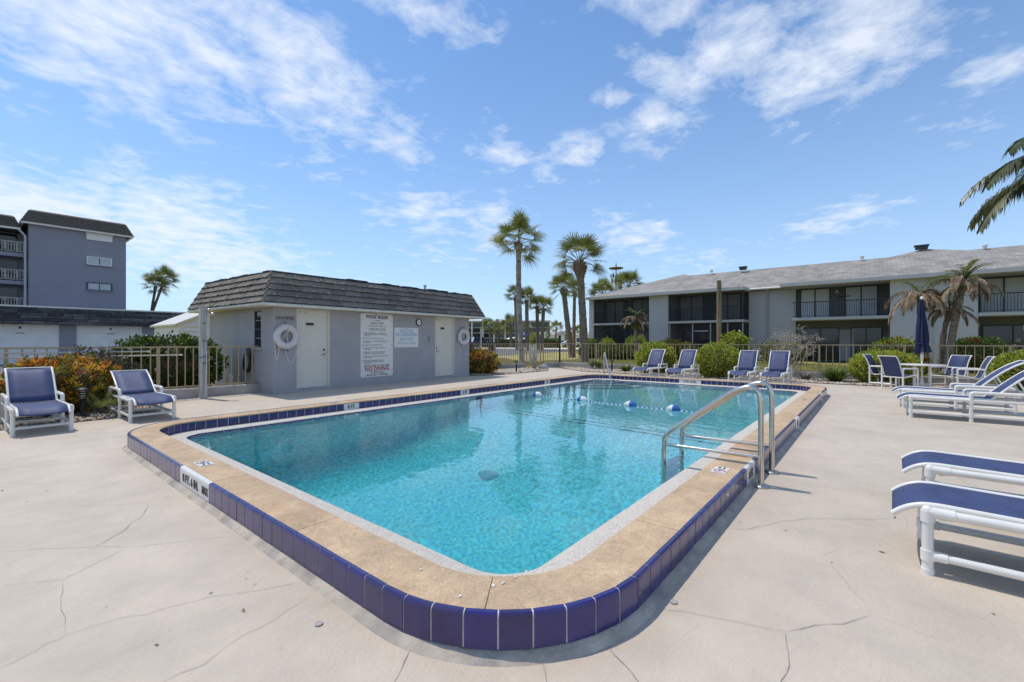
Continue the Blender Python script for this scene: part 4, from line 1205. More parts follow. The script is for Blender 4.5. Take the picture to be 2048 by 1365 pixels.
# life rings with their ropes
ROPE = mat('white_rope', (.66, .64, .60), .85, var=.1, scale=40)
RINGM = mat('life_ring_vinyl', (.62, .58, .57), .6, var=.1, scale=8)
for i, (x, z, r, lb) in enumerate(((.285, 1.41, .315, 'white life ring with looped rope hung under the shower plate'), (6.70, 1.45, .30, 'white life ring hung at the far corner right of the second cream door'))):
    t = wall_thing('life_ring', lb, 'life ring', x, z, 'life rings on the pool house wall')
    mb = MB(); R1, R2 = r*.74, r*.27; nn, kk = 36, 12
    vs = [((R1 + R2*math.cos(2*PI*k/kk))*math.cos(2*PI*j/nn), (R1 + R2*math.cos(2*PI*k/kk))*math.sin(2*PI*j/nn), R2*.85 + R2*.8*math.sin(2*PI*k/kk)) for j in range(nn) for k in range(kk)]
    mb.add(vs, [(j*kk+k, ((j+1) % nn)*kk+k, ((j+1) % nn)*kk+(k+1) % kk, j*kk+(k+1) % kk) for j in range(nn) for k in range(kk)])
    mb.build('ring', RINGM, t, 180)
    rp = MB()
    def hang(a0, a1, dip):
        p, q = Vector((r*math.cos(a0), r*math.sin(a0), .06)), Vector((r*math.cos(a1), r*math.sin(a1), .06))
        return [p*(1-s)+q*s + Vector((0, -dip*4*s*(1-s), .02)) for s in [k/12 for k in range(13)]]
    rp.path(hang(R(180), R(235), .42), .0085, 6); rp.path(hang(R(262), R(350), .46), .0085, 6)
    rp.build('grab_rope', ROPE, t, 60)
    lp = MB()
    lp.path([(0, r*.98, .12), (.03, r*.6, .16), (-.02, r*.25, .05), (-.10, -r*.1, .04), (-.06, -r*.42, .05)], .010, 6)
    lp.path([(.03, r*.55, .15), (.01, r*.1, .05), (.05, -r*.45, .05)], .012, 6)
    lp.path([(.09, r*.75, .14), (.03, r*.2, .05), (-.12, -r*.2, .06)], .007, 6)
    lp.build('throw_line', ROPE, t, 60)
    hk = MB(); hk.tube((0, r*1.12, 0), (0, r*1.12, .12), .008); hk.tube((0, r*1.12, .12), (0, r*.95, .13), .006); hk.build('hook', STEEL_D, t)
    if i == 0:
        bl = MB(); bl.cbox((.0, -r*1.06, .06), (.075, .06, .04)); bl.build('tag', FLB, t)
# hose coil and pipes on the end wall
hs = thing('hose_coil', 'dark coiled hose hung on the end wall by the tan fence', 'hose', (4.60, 12.52, 0), R(2.75))
mb = MB()
for k in range(4):
    pts = [(-.06 - .02*k + .01*math.sin(a*3), .20*math.cos(a)*(1-.05*k), .80 + .30*math.sin(a)*(1-.06*k) - .02*k) for a in [2*PI*j/24 for j in range(25)]]
    mb.path(pts, .012, 6)
mb.path([(-.06, .1, .55), (-.08, .16, .3), (-.07, .05, .05)], .012, 6)
mb.build('hose', BLACK, hs, 60); mb = MB(); mb.cbox((-.04, 0, 1.09), (.10, .12, .04)); mb.build('bracket', DARK, hs)
pp = thing('pump_pipe', 'stubby white pipe and tap behind the tan fence by the hose', 'pipe', (4.25, 12.85, 0))
mb = MB(); mb.tube((0, 0, 0), (0, 0, .42), .055, n=12); mb.build('standpipe', CREAM, pp, 45)
mb = MB(); mb.path([(.16, 0, 0), (.17, 0, .40), (.20, 0, .44)], .016, 8); mb.build('tap', WHITE_PVC, pp, 45)
# outdoor shower
sh = thing('outdoor_shower', 'weathered wooden shower post with chrome shower head beside the tan fence', 'shower', (3.31, 11.76, 0))
mb = MB(); mb.box(-.055, -.05, 0, .055, .05, 2.05); mb.build('post', WOODGREY, sh)
mb = MB(); mb.box(.056, -.05, .0, .085, .02, 2.06); mb.build('board', WOODGREY, sh)
mb = MB(); mb.tube((.02, -.06, .12), (.02, -.06, 1.98), .011); mb.build('pipe', STEEL_D, sh, 50)
mb = MB(); mb.path([(.02, -.06, 1.98), (.04, -.09, 2.02), (.10, -.15, 2.02), (.135, -.18, 1.97)], .012, 8); mb.lathe([(.015, .06), (.03, .045), (.06, .01), (.062, 0)], 14, 0, (.145, -.19, 1.89)); mb.build('shower_head', STEEL, sh, 50)
for z in (1.70, 1.30, .95, .80):
    mb = MB(); mb.cbox((.02, -.06, z), (.05, .025, .02)); mb.build('pipe_clip', DARK, sh)
mb = MB(); mb.tube((-.02, -.07, .92), (-.10, -.08, .92), .012); mb.build('valve_handle', FLB, sh)

# ------------------------------------------------------------------ two storey apartment block behind the lawn
BL = (33.0, 7.0, 0)
B = thing('apartment_block', 'long two storey grey apartment block with shingle roof and dark recessed balconies', 'building', BL)
def pb(o, loc=BL): o.matrix_parent_inverse = Matrix.Translation((-loc[0], -loc[1], -loc[2])); return o
BACK = mat('balcony_shade_wall', (.115, .12, .125), .85, var=.08, scale=1)  # grey stucco darkened to carry the deep balcony shade in its colour
def screen_mat():
    m = bpy.data.materials.new('insect_screen'); m.use_nodes = True; t = m.node_tree; b = t.nodes['Principled BSDF']
    b.inputs['Base Color'].default_value = (.022, .023, .027, 1); b.inputs['Roughness'].default_value = .7; b.inputs['Alpha'].default_value = .52
    return m
SCREEN = screen_mat()
UF, UB = 33.0, 34.9
UE = 32.5
mb = MB()
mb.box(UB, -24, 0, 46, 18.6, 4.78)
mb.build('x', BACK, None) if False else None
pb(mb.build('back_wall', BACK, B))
COLS = [(18.18, 18.6), (11.92, 13.38), (-4.17, -.71), (-12.5, -9.6)]
for a, b in COLS:
    mb = MB(); mb.box(UF, a, 0, UB-.002, b, 4.76); pb(mb.build('wall', STUCCO_L, B))
mb = MB(); mb.box(34.6, 4.02, 0, 34.89, 6.81, 4.80); pb(mb.build('wall', STUCCO_L, B))
BAYS = [(13.38, 18.18, True), (6.81, 11.92, True), (-.71, 4.02, False), (-9.6, -4.17, False)]
bal = MB(); bal.cbox((0, 0, 0), (.022, .022, .95)); balm = bal.mesh('baluster', BLACK)
for bi, (a, b, scr) in enumerate(BAYS):
    mb = MB(); mb.box(UF-.05, a+.002, 2.60, UB-.002, b-.002, 2.76); sl2 = pb(mb.build('balcony_slab', STUCCO_L, B))
    # railing
    mb = MB(); mb.box(UF+.06, a+.01, 3.70, UF+.11, b-.01, 3.75); mb.box(UF+.07, a+.01, 2.83, UF+.10, b-.01, 2.86); rl = pb(mb.build('railing', BLACK, B))
    n = int((b-a)/.115); pk = MB()
    for k in range(1, n):
        pk.cbox((UF+.085, a + (b-a)*k/n, 3.28), (.020, .020, .86))
    if bi == 1:
        for k in range(1, 12): pk.cbox((UF+.1 + 1.7*k/12, a+.06, 3.28), (.02, .02, .86))
    q = pk.build('balusters', BLACK, rl, kind='stuff'); q.matrix_parent_inverse = I4
    for lvl, (z0, z1) in enumerate(((.02, 2.58), (2.78, 4.74))):
        if scr:
            s = MB(); s.quad((UF+.15, a+.01, z0), (UF+.15, b-.01, z0), (UF+.15, b-.01, z1), (UF+.15, a+.01, z1))
            if bi == 1: s.quad((UF+.15, a+.03, z0), (UB, a+.03, z0), (UB, a+.03, z1), (UF+.15, a+.03, z1))
            pb(s.build('screen', SCREEN, B))
            fr = [.33, ] if lvl else [.20, .42, .66]
            pm_ = STUCCO if (lvl == 0 and bi == 1) else DARK
            for f in fr + [.985, .015]:
                s = MB(); s.box(UF+.12, a+(b-a)*f-.035, z0, UF+.18, a+(b-a)*f+.035, z1); pb(s.build('screen_post', pm_, B))
            if lvl == 0 and bi == 1:
                s = MB(); s.box(UF+.12, a+(b-a)*.45, 1.98, UF+.18, a+(b-a)*.64, 2.06); pb(s.build('door_head', STUCCO, B))
    # sliding doors on the back wall
    wid = b-a
    for lvl, z0 in ((0, .05), (1, 2.80)):
        for (f0, f1, cur) in ((.06, .38, True), (.56, .88, True)) if lvl else ((.08, .48, False), (.62, .92, bi == 0)):
            v1, v0 = b - wid*f0, b - wid*f1
            z1 = z0 + (1.86 if lvl else 2.05)
            d = MB()
            for q in ((v0-.05, z0, v0, z1), (v1, z0, v1+.05, z1), (v0-.05, z1, v1+.05, z1+.05), ((v0+v1)/2-.03, z0, (v0+v1)/2+.03, z1)):
                d.box(UB-.07, q[0], q[1], UB-.003, q[2], q[3])
            dd = pb(d.build('sliding_door', BLACK, B))
            for s0, s1 in ((v0, (v0+v1)/2-.03), ((v0+v1)/2+.03, v1)):
                g = MB(); g.box(UB-.03, s0+.002, z0, UB-.022, s1-.002, z1-.002); o = g.build('pane', CURTAIN if cur else GLASS, dd); o.matrix_parent_inverse = I4
    if bi == 2:
        mb = MB(); mb.box(UB-.05, .95, .05, UB-.002, 1.72, 2.02); pb(mb.build('entry_door', STUCCO_D, B))
        mb = MB(); mb.box(UB-.06, 1.78, 4.38, UB-.002, 1.88, 4.5); pb(mb.build('wall_lamp', WHITE, B))
        mb = MB(); mb.tube((UB-.03, 1.15, 4.12), (UB-.03, 1.75, 4.12), .035, n=6); mb.box(UB-.05, 1.4, 3.93, UB-.01, 1.5, 3.98); pb(mb.build('wall_ornament', BLACK, B))
# white balcony chair behind the screen
bc = thing('balcony_chair', 'small pale chair on the upper screened balcony behind the wooden pole', 'chair', (33.9, 8.55, 2.76))
for sx in (-.22, .22):
    for sy in (-.22, .22):
        m_ = MB(); m_.tube((sx, sy, 0), (sx, sy, .45 if sy > 0 else .9), .025, n=6); m_.build('leg', WHITE, bc)
m_ = MB(); m_.cbox((0, 0, .45), (.5, .5, .05)); m_.build('seat', WHITE, bc)
m_ = MB(); m_.cbox((0, -.22, .72), (.44, .04, .3)); m_.build('backrest', WHITE, bc)
ROOFM = mat('grey_roof_shingle', (.335, .305, .27), .9, var=.18, scale=.9, bump=.6, bscale=9, bdist=.03, col2=(.275, .25, .225), amt=.5, scale2=2.2, detail=7)
def roof_courses():
    """shingle tabs: rows along the eaves"""
    t = ROOFM.node_tree; b = t.nodes['Principled BSDF']; src = b.inputs['Base Color'].links[0].from_socket
    co = N(t, 'ShaderNodeTexCoord'); mp = N(t, 'ShaderNodeMapping'); mp.inputs['Rotation'].default_value = (0, 0, PI/2)
    t.links.new(co.outputs['Object'], mp.inputs[0])
    br = N(t, 'ShaderNodeTexBrick'); br.inputs['Scale'].default_value = 1.0; br.inputs['Brick Width'].default_value = .42; br.inputs['Row Height'].default_value = .22
    br.inputs['Mortar Size'].default_value = .012; br.inputs['Color1'].default_value = (1.12, 1.12, 1.12, 1); br.inputs['Color2'].default_value = (.80, .80, .80, 1); br.inputs['Mortar'].default_value = (.6, .6, .6, 1)
    t.links.new(mp.outputs[0], br.inputs['Vector'])
    mm = N(t, 'ShaderNodeMix', data_type='RGBA', blend_type='MULTIPLY'); mm.inputs[0].default_value = 1
    t.links.new(src, mm.inputs[6]); t.links.new(br.outputs['Color'], mm.inputs[7]); t.links.new(mm.outputs[2], b.inputs['Base Color'])
roof_courses()
ze = 4.93
def roofpart(name, vs, fs):
    mb = MB(); mb.add(vs, fs); return pb(mb.build(name, ROOFM, B))
mr = roofpart('roof', [(34.15, -24, ze-.02), (34.15, 12, ze-.02), (39.2, 12.74, 6.95), (39.2, -24, 6.95), (45.5, -24, 4.93), (45.5, 12, 4.93)], [(0, 3, 2, 1), (3, 4, 5, 2)])
for nm, v1, v0, ap in (('wing_roof', 18.62, 6.68, (39.0, 12.7, 7.07)), ('wing_roof', 4.60, -9.66, (39.0, -2.53, 7.25))):
    roofpart(nm, [(UE, v0, ze), (UE, v1, ze), ap, (45.8, v1, ze), (45.8, v0, ze)], [(0, 2, 1), (1, 2, 3), (3, 2, 4), (4, 2, 0)])
    mb = MB()
    mb.box(UE-.02, v0-.02, ze-.20, UE+.03, v1+.02, ze+.005); mb.box(UE+.03, v1-.03, ze-.20, 46, v1+.02, ze+.005); mb.box(UE+.03, v0-.02, ze-.20, 34.6, v0+.03, ze+.005)
    pb(mb.build('eave_fascia', STUCCO_L, B))
    mb = MB(); mb.box(UE+.03, v0+.03, ze-.19, 34.89, v1-.03, ze-.17); pb(mb.build('soffit', STUCCO_L, B))
mb = MB(); mb.path([(34.1, 4.62, ze-.06), (34.1, 6.66, ze-.06)], .075, 8); pb(mb.build('gutter', WHITE, B, 60))
mb = MB(); mb.path([(34.12, 5.62, ze-.12), (34.2, 5.62, ze-.25), (34.5, 5.62, ze-.42), (34.5, 5.62, .1)], .045, 8); pb(mb.build('downspout', STUCCO_L, B, 60))
mb = MB(); mb.tube((32.93, -2.38, 0), (32.93, -2.38, 4.7), .05, n=8); pb(mb.build('downspout', STUCCO_L, B, 60))
for v, u, z, s in ((8.0, 38.6, 6.93, .32), (-2.35, 38.5, 7.18, .40)):
    mb = MB(); mb.cbox((u, v, z+.08), (s, s*1.5, .18)); mb.cbox((u, v, z+.21), (s*1.25, s*1.8, .07)); pb(mb.build('roof_vent', DARK, B))
for v, u, z in ((10.4, 38.8, 7.0), (.64, 38.9, 6.98), (-5.2, 38.9, 6.95)):
    mb = MB(); mb.lathe([(.10, 0), (.10, .12), (.14, .14), (.14, .2), (.02, .24)], 10, 0, (u, v, z-.03)); pb(mb.build('vent_cap', WHITE, B, 40))

# ------------------------------------------------------------------ garage row and tall apartment building at the left
GL = (4.0, 36.5, 0)
Gg = thing('garage_row', 'row of white garage doors under a dark shingled fascia behind the tan fence', 'garage', GL)
pg = lambda o: pb(o, GL)
mb = MB(); mb.box(-14, 36.75, 0, 15.2, 42.5, 3.1); pg(mb.build('wall', STUCCO_D, Gg))
GDOOR = mat('garage_door_white', (.80, .78, .75), .5, var=.05, scale=2)
panel_cache = None
for i, u1 in enumerate((-11.78+.0, -8.02, -4.26, -.50, 3.26, 7.02, 10.78, 14.54)):
    u0 = u1 - 3.09
    mb = MB(); mb.box(u1, 36.5, 0, u1+.67, 36.748, 2.32); pg(mb.build('pier', STUCCO_D, Gg))
    if i < 3: continue
    d = MB(); d.box(u0, 36.62, .0, u1, 36.70, 2.30); dr = pg(d.build('garage_door', GDOOR, Gg))
    for k in range(5):
        p = MB(); z0 = .03 + k*.45
        p.box(u0+.02, 36.595, z0, u1-.02, 36.618, z0+.435)
        for c in range(4):
            w = (u1-u0-.04)/4; x0 = u0+.02+w*c
            p.box(x0+.07, 36.585, z0+.07, x0+w-.07, 36.594, z0+.365)
        o = p.build('panel', GDOOR, dr); o.matrix_parent_inverse = I4
    p = MB(); p.box((u0+u1)/2-.05, 36.575, 1.98, (u0+u1)/2+.05, 36.584, 2.10); o = p.build('number_plate', DARK, dr); o.matrix_parent_inverse = I4
    p = MB(); p.box((u0+u1)/2-.17, 36.575, 1.72, (u0+u1)/2+.17, 36.584, 1.76); o = p.build('pull_handle', DARK, dr); o.matrix_parent_inverse = I4
gr_ = MB()
for c in range(6):
    z0 = 2.27 + .155*c; y0 = 36.02 + .07*c; x = -14.3
    while x < 15.4:
        w = random.uniform(.5, 1.3)
        gr_.box(x, y0-.05-random.uniform(0, .05), z0-random.uniform(0, .02), min(x+w, 15.5)-.02, y0+.12, z0+.13, random.choice((0, 0, 1, 2))); x += w
rg = pg(gr_.build('shingle_fascia', [SHINGLE_D, mat('charcoal_shingle_pale', (.13, .125, .13), .9, var=.3, scale=5), mat('charcoal_shingle_black', (.05, .05, .055), .9, var=.3, scale=5)], Gg, kind='stuff'))
mb = MB(); mb.box(-14.3, 36.1, 2.24, 15.5, 36.76, 2.27); pg(mb.build('soffit', DARK, Gg))
mb = MB(); mb.box(-14.3, 36.36, 3.19, 15.5, 36.52, 3.27); mb.box(-14.3, 36.52, 3.1, 15.5, 42.6, 3.2); pg(mb.build('roof', WHITE, Gg))

AL = (7.0, 63.5, 0)
A = thing('tall_apartment', 'tall blue grey apartment building with dark mansard roof at the left edge', 'building', AL)
pa = lambda o: pb(o, AL)
mb = MB(); mb.box(3.53, 63.5, 0, 10.76, 78, 12.75); pa(mb.build('wall', STUCCO_D, A))
mb = MB(); mb.box(-16, 66.0, 0, 3.528, 78, 12.0); pa(mb.build('rear_wall', STUCCO_D, A))
def mansard(nm, x0, x1, y0, y1, z0, z1, ins, n=8):
    mb = MB(); h = (z1-z0)/n
    for c in range(n):
        f, g = ins*c/n, ins*(c+1)/n
        za, zb = z0+h*c, z0+h*(c+1)
        lo = [(x0+f-.12, y0+f-.12, za), (x1-f+.12, y0+f-.12, za), (x1-f+.12, y1, za), (x0+f-.12, y1, za)]
        hi = [(x0+g, y0+g, zb), (x1-g, y0+g, zb), (x1-g, y1, zb), (x0+g, y1, zb)]
        mb.add(lo+hi, [(0, 1, 5, 4), (1, 2, 6, 5), (3, 0, 4, 7), (4, 5, 6, 7), (3, 2, 1, 0)])
    return pa(mb.build(nm, SHINGLE[2], A))
mansard('roof', 3.05, 11.25, 62.95, 78, 12.78, 14.12, .62)
mb = MB(); mb.box(3.0, 62.9, 12.62, 11.3, 63.1, 12.78); mb.box(11.1, 63.1, 12.62, 11.3, 78, 12.78); mb.box(3.0, 63.1, 12.62, 3.2, 78, 12.78); mb.box(3.2, 63.1, 12.72, 11.1, 63.5, 12.77); pa(mb.build('eave', WHITE, A))
mansard('roof', -16, 3.0, 63.6, 78, 12.15, 13.35, .5)
mb = MB(); mb.box(-16, 63.45, 12.0, 3.0, 63.62, 12.16); pa(mb.build('gutter', WHITE, A))
mb = MB(); mb.path([(2.9, 63.5, 12.0), (3.2, 63.45, 11.6), (3.3, 63.42, 11.4), (3.3, 63.42, 0)], .09, 8); pa(mb.build('downspout', STUCCO_L, A, 60))
for k, z in enumerate((9.8, 7.1, 4.4, 1.7)):
    mb = MB(); mb.box(-16, 63.9, z-.35, 3.4, 66, z); fl2 = pa(mb.build('balcony', STUCCO_D, A))
    rr = MB(); rr.box(-2, 63.95, z+1.02, 3.4, 64.05, z+1.1); rr.box(-2, 63.95, z+.12, 3.4, 64.05, z+.18)
    x = -2
    for j in range(28):
        xx = -2 + 5.4*j/28
        if j % 4 == 1: rr.lathe([(.05, .18), (.13, .40), (.06, .62), (.13, .82), (.05, 1.02)], 8, 0, (xx, 64.0, z))
        else: rr.cbox((xx, 64.0, z+.6), (.06, .06, .86))
    o = rr.build('railing', CONC, fl2, kind='stuff'); o.matrix_parent_inverse = I4
    d = MB(); d.box(.9, 65.9, z+.05, 2.9, 65.99, z+2.1); pa(d.build('sliding_door', GLASS, A))
for k, (z0, z1) in enumerate(((11.91, 12.62), (9.30, 10.16), (6.64, 7.44), (3.95, 4.75))):
    if k == 0:
        mb = MB(); mb.box(7.60, 63.36, z0-.02, 9.62, 63.498, z1); w = pa(mb.build('roller_shutter', WHITE, A))
        mb = MB(); mb.box(7.55, 63.28, z1-.18, 9.67, 63.358, z1-.005); o = mb.build('shutter_box', WHITE, w); o.matrix_parent_inverse = I4
        continue
    fm = WHITE if k == 1 else DARK
    mb = MB()
    t_ = .10
    for q in ((7.62, z0, 7.62+t_, z1), (9.6-t_, z0, 9.6, z1), (7.62+t_, z0, 9.6-t_, z0+t_*.7), (7.62+t_, z1-t_*.7, 9.6-t_, z1)): mb.box(q[0], 63.40, q[1], q[2], 63.498, q[3])
    w = pa(mb.build('window', fm, A))
    for a, b in ((7.72, 8.58), (8.64, 9.50)):
        g = MB(); g.box(a, 63.44, z0+.07, b, 63.495, z1-.07); o = g.build('pane', CURTAIN, w); o.matrix_parent_inverse = I4
    g = MB(); g.box(8.58, 63.42, z0+.07, 8.64, 63.496, z1-.07); o = g.build('mullion', DARK, w); o.matrix_parent_inverse = I4
    g = MB(); g.box(7.55, 63.33, z0-.09, 9.67, 63.498, z0-.005); o = g.build('sill', STUCCO_D, w); o.matrix_parent_inverse = I4

# ------------------------------------------------------------------ shed behind the pool house
SD = thing('shed', 'white lap sided shed with pitched roof behind the pool house', 'shed', (5.0, 19.0, 0))
x0, x1, y0, y1 = -.35, 2.9, 0, 3.2
mb = MB()
z = 0
while z < 1.96:
    mb.add([(x0-.05, y0-.05, z), (x1, y0-.05, z), (x1, y0, z+.15), (x0, y0, z+.15), (x0-.05, y1, z), (x0, y1, z+.15), (x0, y0, z), (x1, y0, z), (x0, y1, z)],
           [(0, 1, 2, 3), (4, 0, 3, 5), (0, 6, 7, 1), (0, 4, 8, 6)])
    z += .165
mb.box(x0+.002, y0+.002, 0, x1, y1, 1.96)
mb.build('siding', WHITE, SD, kind='stuff')
xm = (x0+x1)/2
mb = MB(); mb.add([(x0, y0+.01, 1.96), (x1, y0+.01, 1.96), (xm, y0+.01, 2.72)], [(0, 1, 2)]); mb.build('gable', WHITE, SD)
mb = MB()
for s in (-1, 1):
    xe = x0-.15 if s < 0 else x1+.15
    mb.add([(xe, y0-.15, 1.90), (xm, y0-.15, 2.76), (xm, y1+.1, 2.76), (xe, y1+.1, 1.90), (xe, y0-.15, 1.84), (xm, y0-.15, 2.70), (xm, y1+.1, 2.70), (xe, y1+.1, 1.84)],
           [(0, 1, 2, 3), (7, 6, 5, 4), (0, 4, 5, 1), (3, 2, 6, 7), (0, 3, 7, 4)])
mb.build('roof', CREAM, SD)
# ------------------------------------------------------------------ plants
rp_ = np.random.default_rng(21)
def nrm(a): return a / (np.linalg.norm(a, axis=-1, keepdims=True) + 1e-9)
def leaf_arrays(P, D, size, aspect=.5, fold=.12, droop=0.0):
    n = len(P)
    a = nrm(D); a[:, 2] -= droop; a = nrm(a)
    s = nrm(np.cross(a, nrm(rp_.normal(0, 1, (n, 3)))))
    up = np.cross(s, a)
    sz = np.asarray(size).reshape(-1, 1) * np.ones((n, 1))
    V = np.stack([P, P + a*sz*.5 + s*sz*aspect*.5 + up*sz*fold, P + a*sz, P + a*sz*.5 - s*sz*aspect*.5 + up*sz*fold], 1)
    F = np.array([[0, 1, 2], [0, 2, 3]])[None] + (np.arange(n)*4)[:, None, None]
    return V.reshape(-1, 3), F.reshape(-1, 3)
def blob_points(n, rx, ry, h, seed, lump=.10, zlow=.02, jit=(.80, 1.03), flat=1.0):
    """points over a lumpy dome standing on the ground"""
    r = np.random.default_rng(seed)
    d = nrm(r.normal(0, 1, (n, 3)))
    ph = r.uniform(0, 6.28, 6); k = r.uniform(2, 6, 6)
    l = 1 + lump*(np.sin(k[0]*d[:, 0]*2+ph[0])*np.sin(k[1]*d[:, 1]*2+ph[1]) + .7*np.sin(k[2]*d[:, 2]*2.5+ph[2])*np.sin(k[3]*d[:, 0]*2+ph[3])) + lump*.5*np.sin(9*d[:, 0]+ph[4])*np.sin(9*d[:, 1]+ph[5])
    e = np.sign(d)*np.abs(d)**flat; e = e/np.maximum(np.linalg.norm(e, axis=1, keepdims=True), 1e-6) if flat != 1.0 else d
    rad = (l * r.uniform(jit[0], jit[1], n) * np.where(r.uniform(0, 1, n) < .05, r.uniform(1.02, 1.09, n), 1.0))[:, None]
    P = e*rad*np.array([rx, ry, h*.52]); P[:, 2] += h*.5
    D = e/np.array([rx, ry, h*.5]); D = nrm(D) + r.normal(0, .65, (n, 3)) + np.array([0, 0, .25])
    k = P[:, 2] > zlow
    return P[k], D[k]
def core(t, rx, ry, h, m=None, s=.80):
    mb = MB(); mb.ball((0, 0, h*.49), 1.0, 18, 12, (rx*s, ry*s, h*.49*s+.02))  # added solid core darkens the crown's inside, with a few stalks
    rr = random.Random(int(rx*1000))
    mb.v = [(x*(1+rr.uniform(-.06, .06)), y*(1+rr.uniform(-.06, .06)), z) for x, y, z in mb.v]
    for k in range(5):
        a = rr.uniform(0, 6.28); mb.path([(0, 0, -.02), (math.cos(a)*rx*.25, math.sin(a)*ry*.25, h*.25), (math.cos(a)*rx*.5, math.sin(a)*ry*.5, h*.5)], [.03, .022, .01], 5)
    mb.build('dark_core', m or STEM, t, 180)
def shrub(name, label, x, y, rx, ry, h, n, size, mats, weights, seed, rz=0, group=None, lump=.10, aspect=.5, flowers=None, jit=(.80, 1.03), corem=None, flat=1.0, z=0.0):
    t = thing(name, label, 'shrub' if name != 'hedge' else 'hedge', (x, y, z), rz, group)
    P, D = blob_points(n, rx, ry, h, seed, lump, jit=jit, flat=flat)
    V, F = leaf_arrays(P, D, rp_.uniform(.7, 1.25, len(P))*size, aspect)
    mi = np.repeat(rp_.choice(len(mats), len(P), p=weights), 2)
    put('foliage', tri_mesh('foliage', V, F, mats, mi), t)
    core(t, rx, ry, h, corem)
    if flowers:
        fm, nf, fs = flowers
        Pf, Df = blob_points(nf*4, rx*1.04, ry*1.04, h*1.03, seed+9, lump, jit=(.98, 1.04), zlow=h*.15)
        Pf, Df = Pf[:nf], nrm(Df[:nf])
        fv, ff = [], []
        PP, DD = np.repeat(Pf, 5, 0), np.repeat(Df, 5, 0) + rp_.normal(0, .8, (len(Pf)*5, 3))
        V, F = leaf_arrays(PP, DD, fs, .8, .05)
        o = put('flower', tri_mesh('flower', V, F, fm), t, 'stuff')
    return t
LG = leaf_mat('hedge_leaf_green', [(.11, .17, .02), (.19, .26, .034), (.30, .36, .05)], 6, .38, .38, .5)
LY = leaf_mat('hedge_leaf_yellow', [(.38, .43, .05), (.55, .57, .08), (.66, .64, .12)], 6, .40, .42, .5)
LD = leaf_mat('dark_glossy_leaf', [(.030, .062, .010), (.055, .105, .016), (.10, .16, .028)], 5, .30, .2, .6)
LO = leaf_mat('croton_orange', [(.66, .17, .02), (.78, .36, .03), (.80, .58, .07)], 5, .4, .25, .5)
LR = leaf_mat('croton_red', [(.26, .03, .015), (.42, .06, .02), (.48, .11, .025)], 5, .4, .25, .5)
LC = leaf_mat('croton_green', [(.05, .075, .012), (.14, .15, .02), (.36, .33, .04)], 5, .4, .25, .5)
LB = leaf_mat('brown_purple_leaf', [(.055, .040, .035), (.11, .085, .07), (.17, .14, .115)], 8, .7, .15, .3)
FLR = mat('red_petal', (.42, .012, .02), .6, var=.2, scale=20)
FLW = mat('white_petal', (.70, .70, .66), .6, var=.1, scale=20)

shrub('clipped_shrub', 'round clipped yellow green shrub behind the two far left loungers', 17.15, 6.70, .70, .72, 1.22, 9500, .070, [LG, LY], [.45, .55], 1, group='round clipped shrubs behind the loungers', lump=.085)
shrub('clipped_shrub', 'largest round clipped shrub, between the second and third far loungers', 16.95, 4.36, .74, .76, 1.17, 10500, .070, [LG, LY], [.5, .5], 2, group='round clipped shrubs behind the loungers', lump=.085)
shrub('clipped_shrub', 'bright yellow green clipped shrub left of the patio table', 17.65, -.22, .62, .86, .98, 9500, .068, [LG, LY], [.3, .7], 3, group='round clipped shrubs behind the loungers', lump=.06, flat=.75)
shrub('clipped_shrub', 'clipped yellow green shrub at the right edge behind the reclined loungers', 17.5, -3.15, .60, .75, 1.0, 8800, .068, [LG, LY], [.4, .6], 4, group='round clipped shrubs behind the loungers', lump=.06, flat=.8)
hl = shrub('hedge', 'dark glossy green hedge with white blossoms behind the tan fence at the pool house', 3.05, 13.35, 1.18, .70, 1.40, 7800, .105, [LD, LG], [.78, .22], 5, lump=.07, aspect=.48, flowers=(FLW, 42, .05), flat=.7)

def croton(label, x, y, rx, ry, h, ntip, seed, green=.35):
    t = thing('croton_bush', label, 'shrub', (x, y, 0), 0, 'orange croton bushes')
    P, D = blob_points(ntip, rx, ry, h, seed, .10, zlow=.08, jit=(.72, 1.02))
    D = nrm(D + np.array([0, 0, .5]))
    r = np.random.default_rng(seed)
    n = len(P); k = 11
    hz = P[:, 2]/h
    warm = np.clip(.38 + .65*hz + r.normal(0, .22, n), 0, 1)
    mi = np.where(r.uniform(0, 1, n) < warm*(1-green), np.where(r.uniform(0, 1, n) < .84, 0, 1), 2)
    PP = np.repeat(P, k, 0) - np.repeat(D, k, 0)*r.uniform(0, .07, (n*k, 1))
    DD = np.repeat(D, k, 0)*.55 + r.normal(0, .62, (n*k, 3))
    m2 = np.repeat(mi, k); m2 = np.where(r.uniform(0, 1, n*k) < .22, 2, m2)
    V, F = leaf_arrays(PP, DD, r.uniform(.07, .125, n*k), .30, .05)
    put('foliage', tri_mesh('foliage', V, F, [LO, LR, LC], np.repeat(m2, 2)), t)
    core(t, rx, ry, h, s=.70)
    return t
croton('broad orange and green croton bush between the two left loungers', 1.05, 11.20, .86, .62, 1.02, 820, 7, .30)
croton('orange croton bush on gravel right of the pool house', 12.75, 11.95, .62, .70, .98, 620, 8, .42)
shrub('brown_shrub', 'brownish purple shrub behind the orange croton at left', 1.55, 11.75, .60, .34, 1.10, 5200, .05, [LB, LC], [.85, .15], 9, jit=(.7, 1.05), lump=.15)
shrub('brown_shrub', 'brownish twiggy shrub behind the croton right of the pool house', 12.75, 12.75, .52, .45, 1.20, 4200, .05, [LB, LC], [.9, .1], 10, jit=(.65, 1.08), lump=.18)
shrub('low_plant', 'low yellow green plant peeking out behind the leftmost lounger', -.15, 10.6, .35, .4, .55, 1600, .07, [LY, LC], [.6, .4], 12, lump=.2)
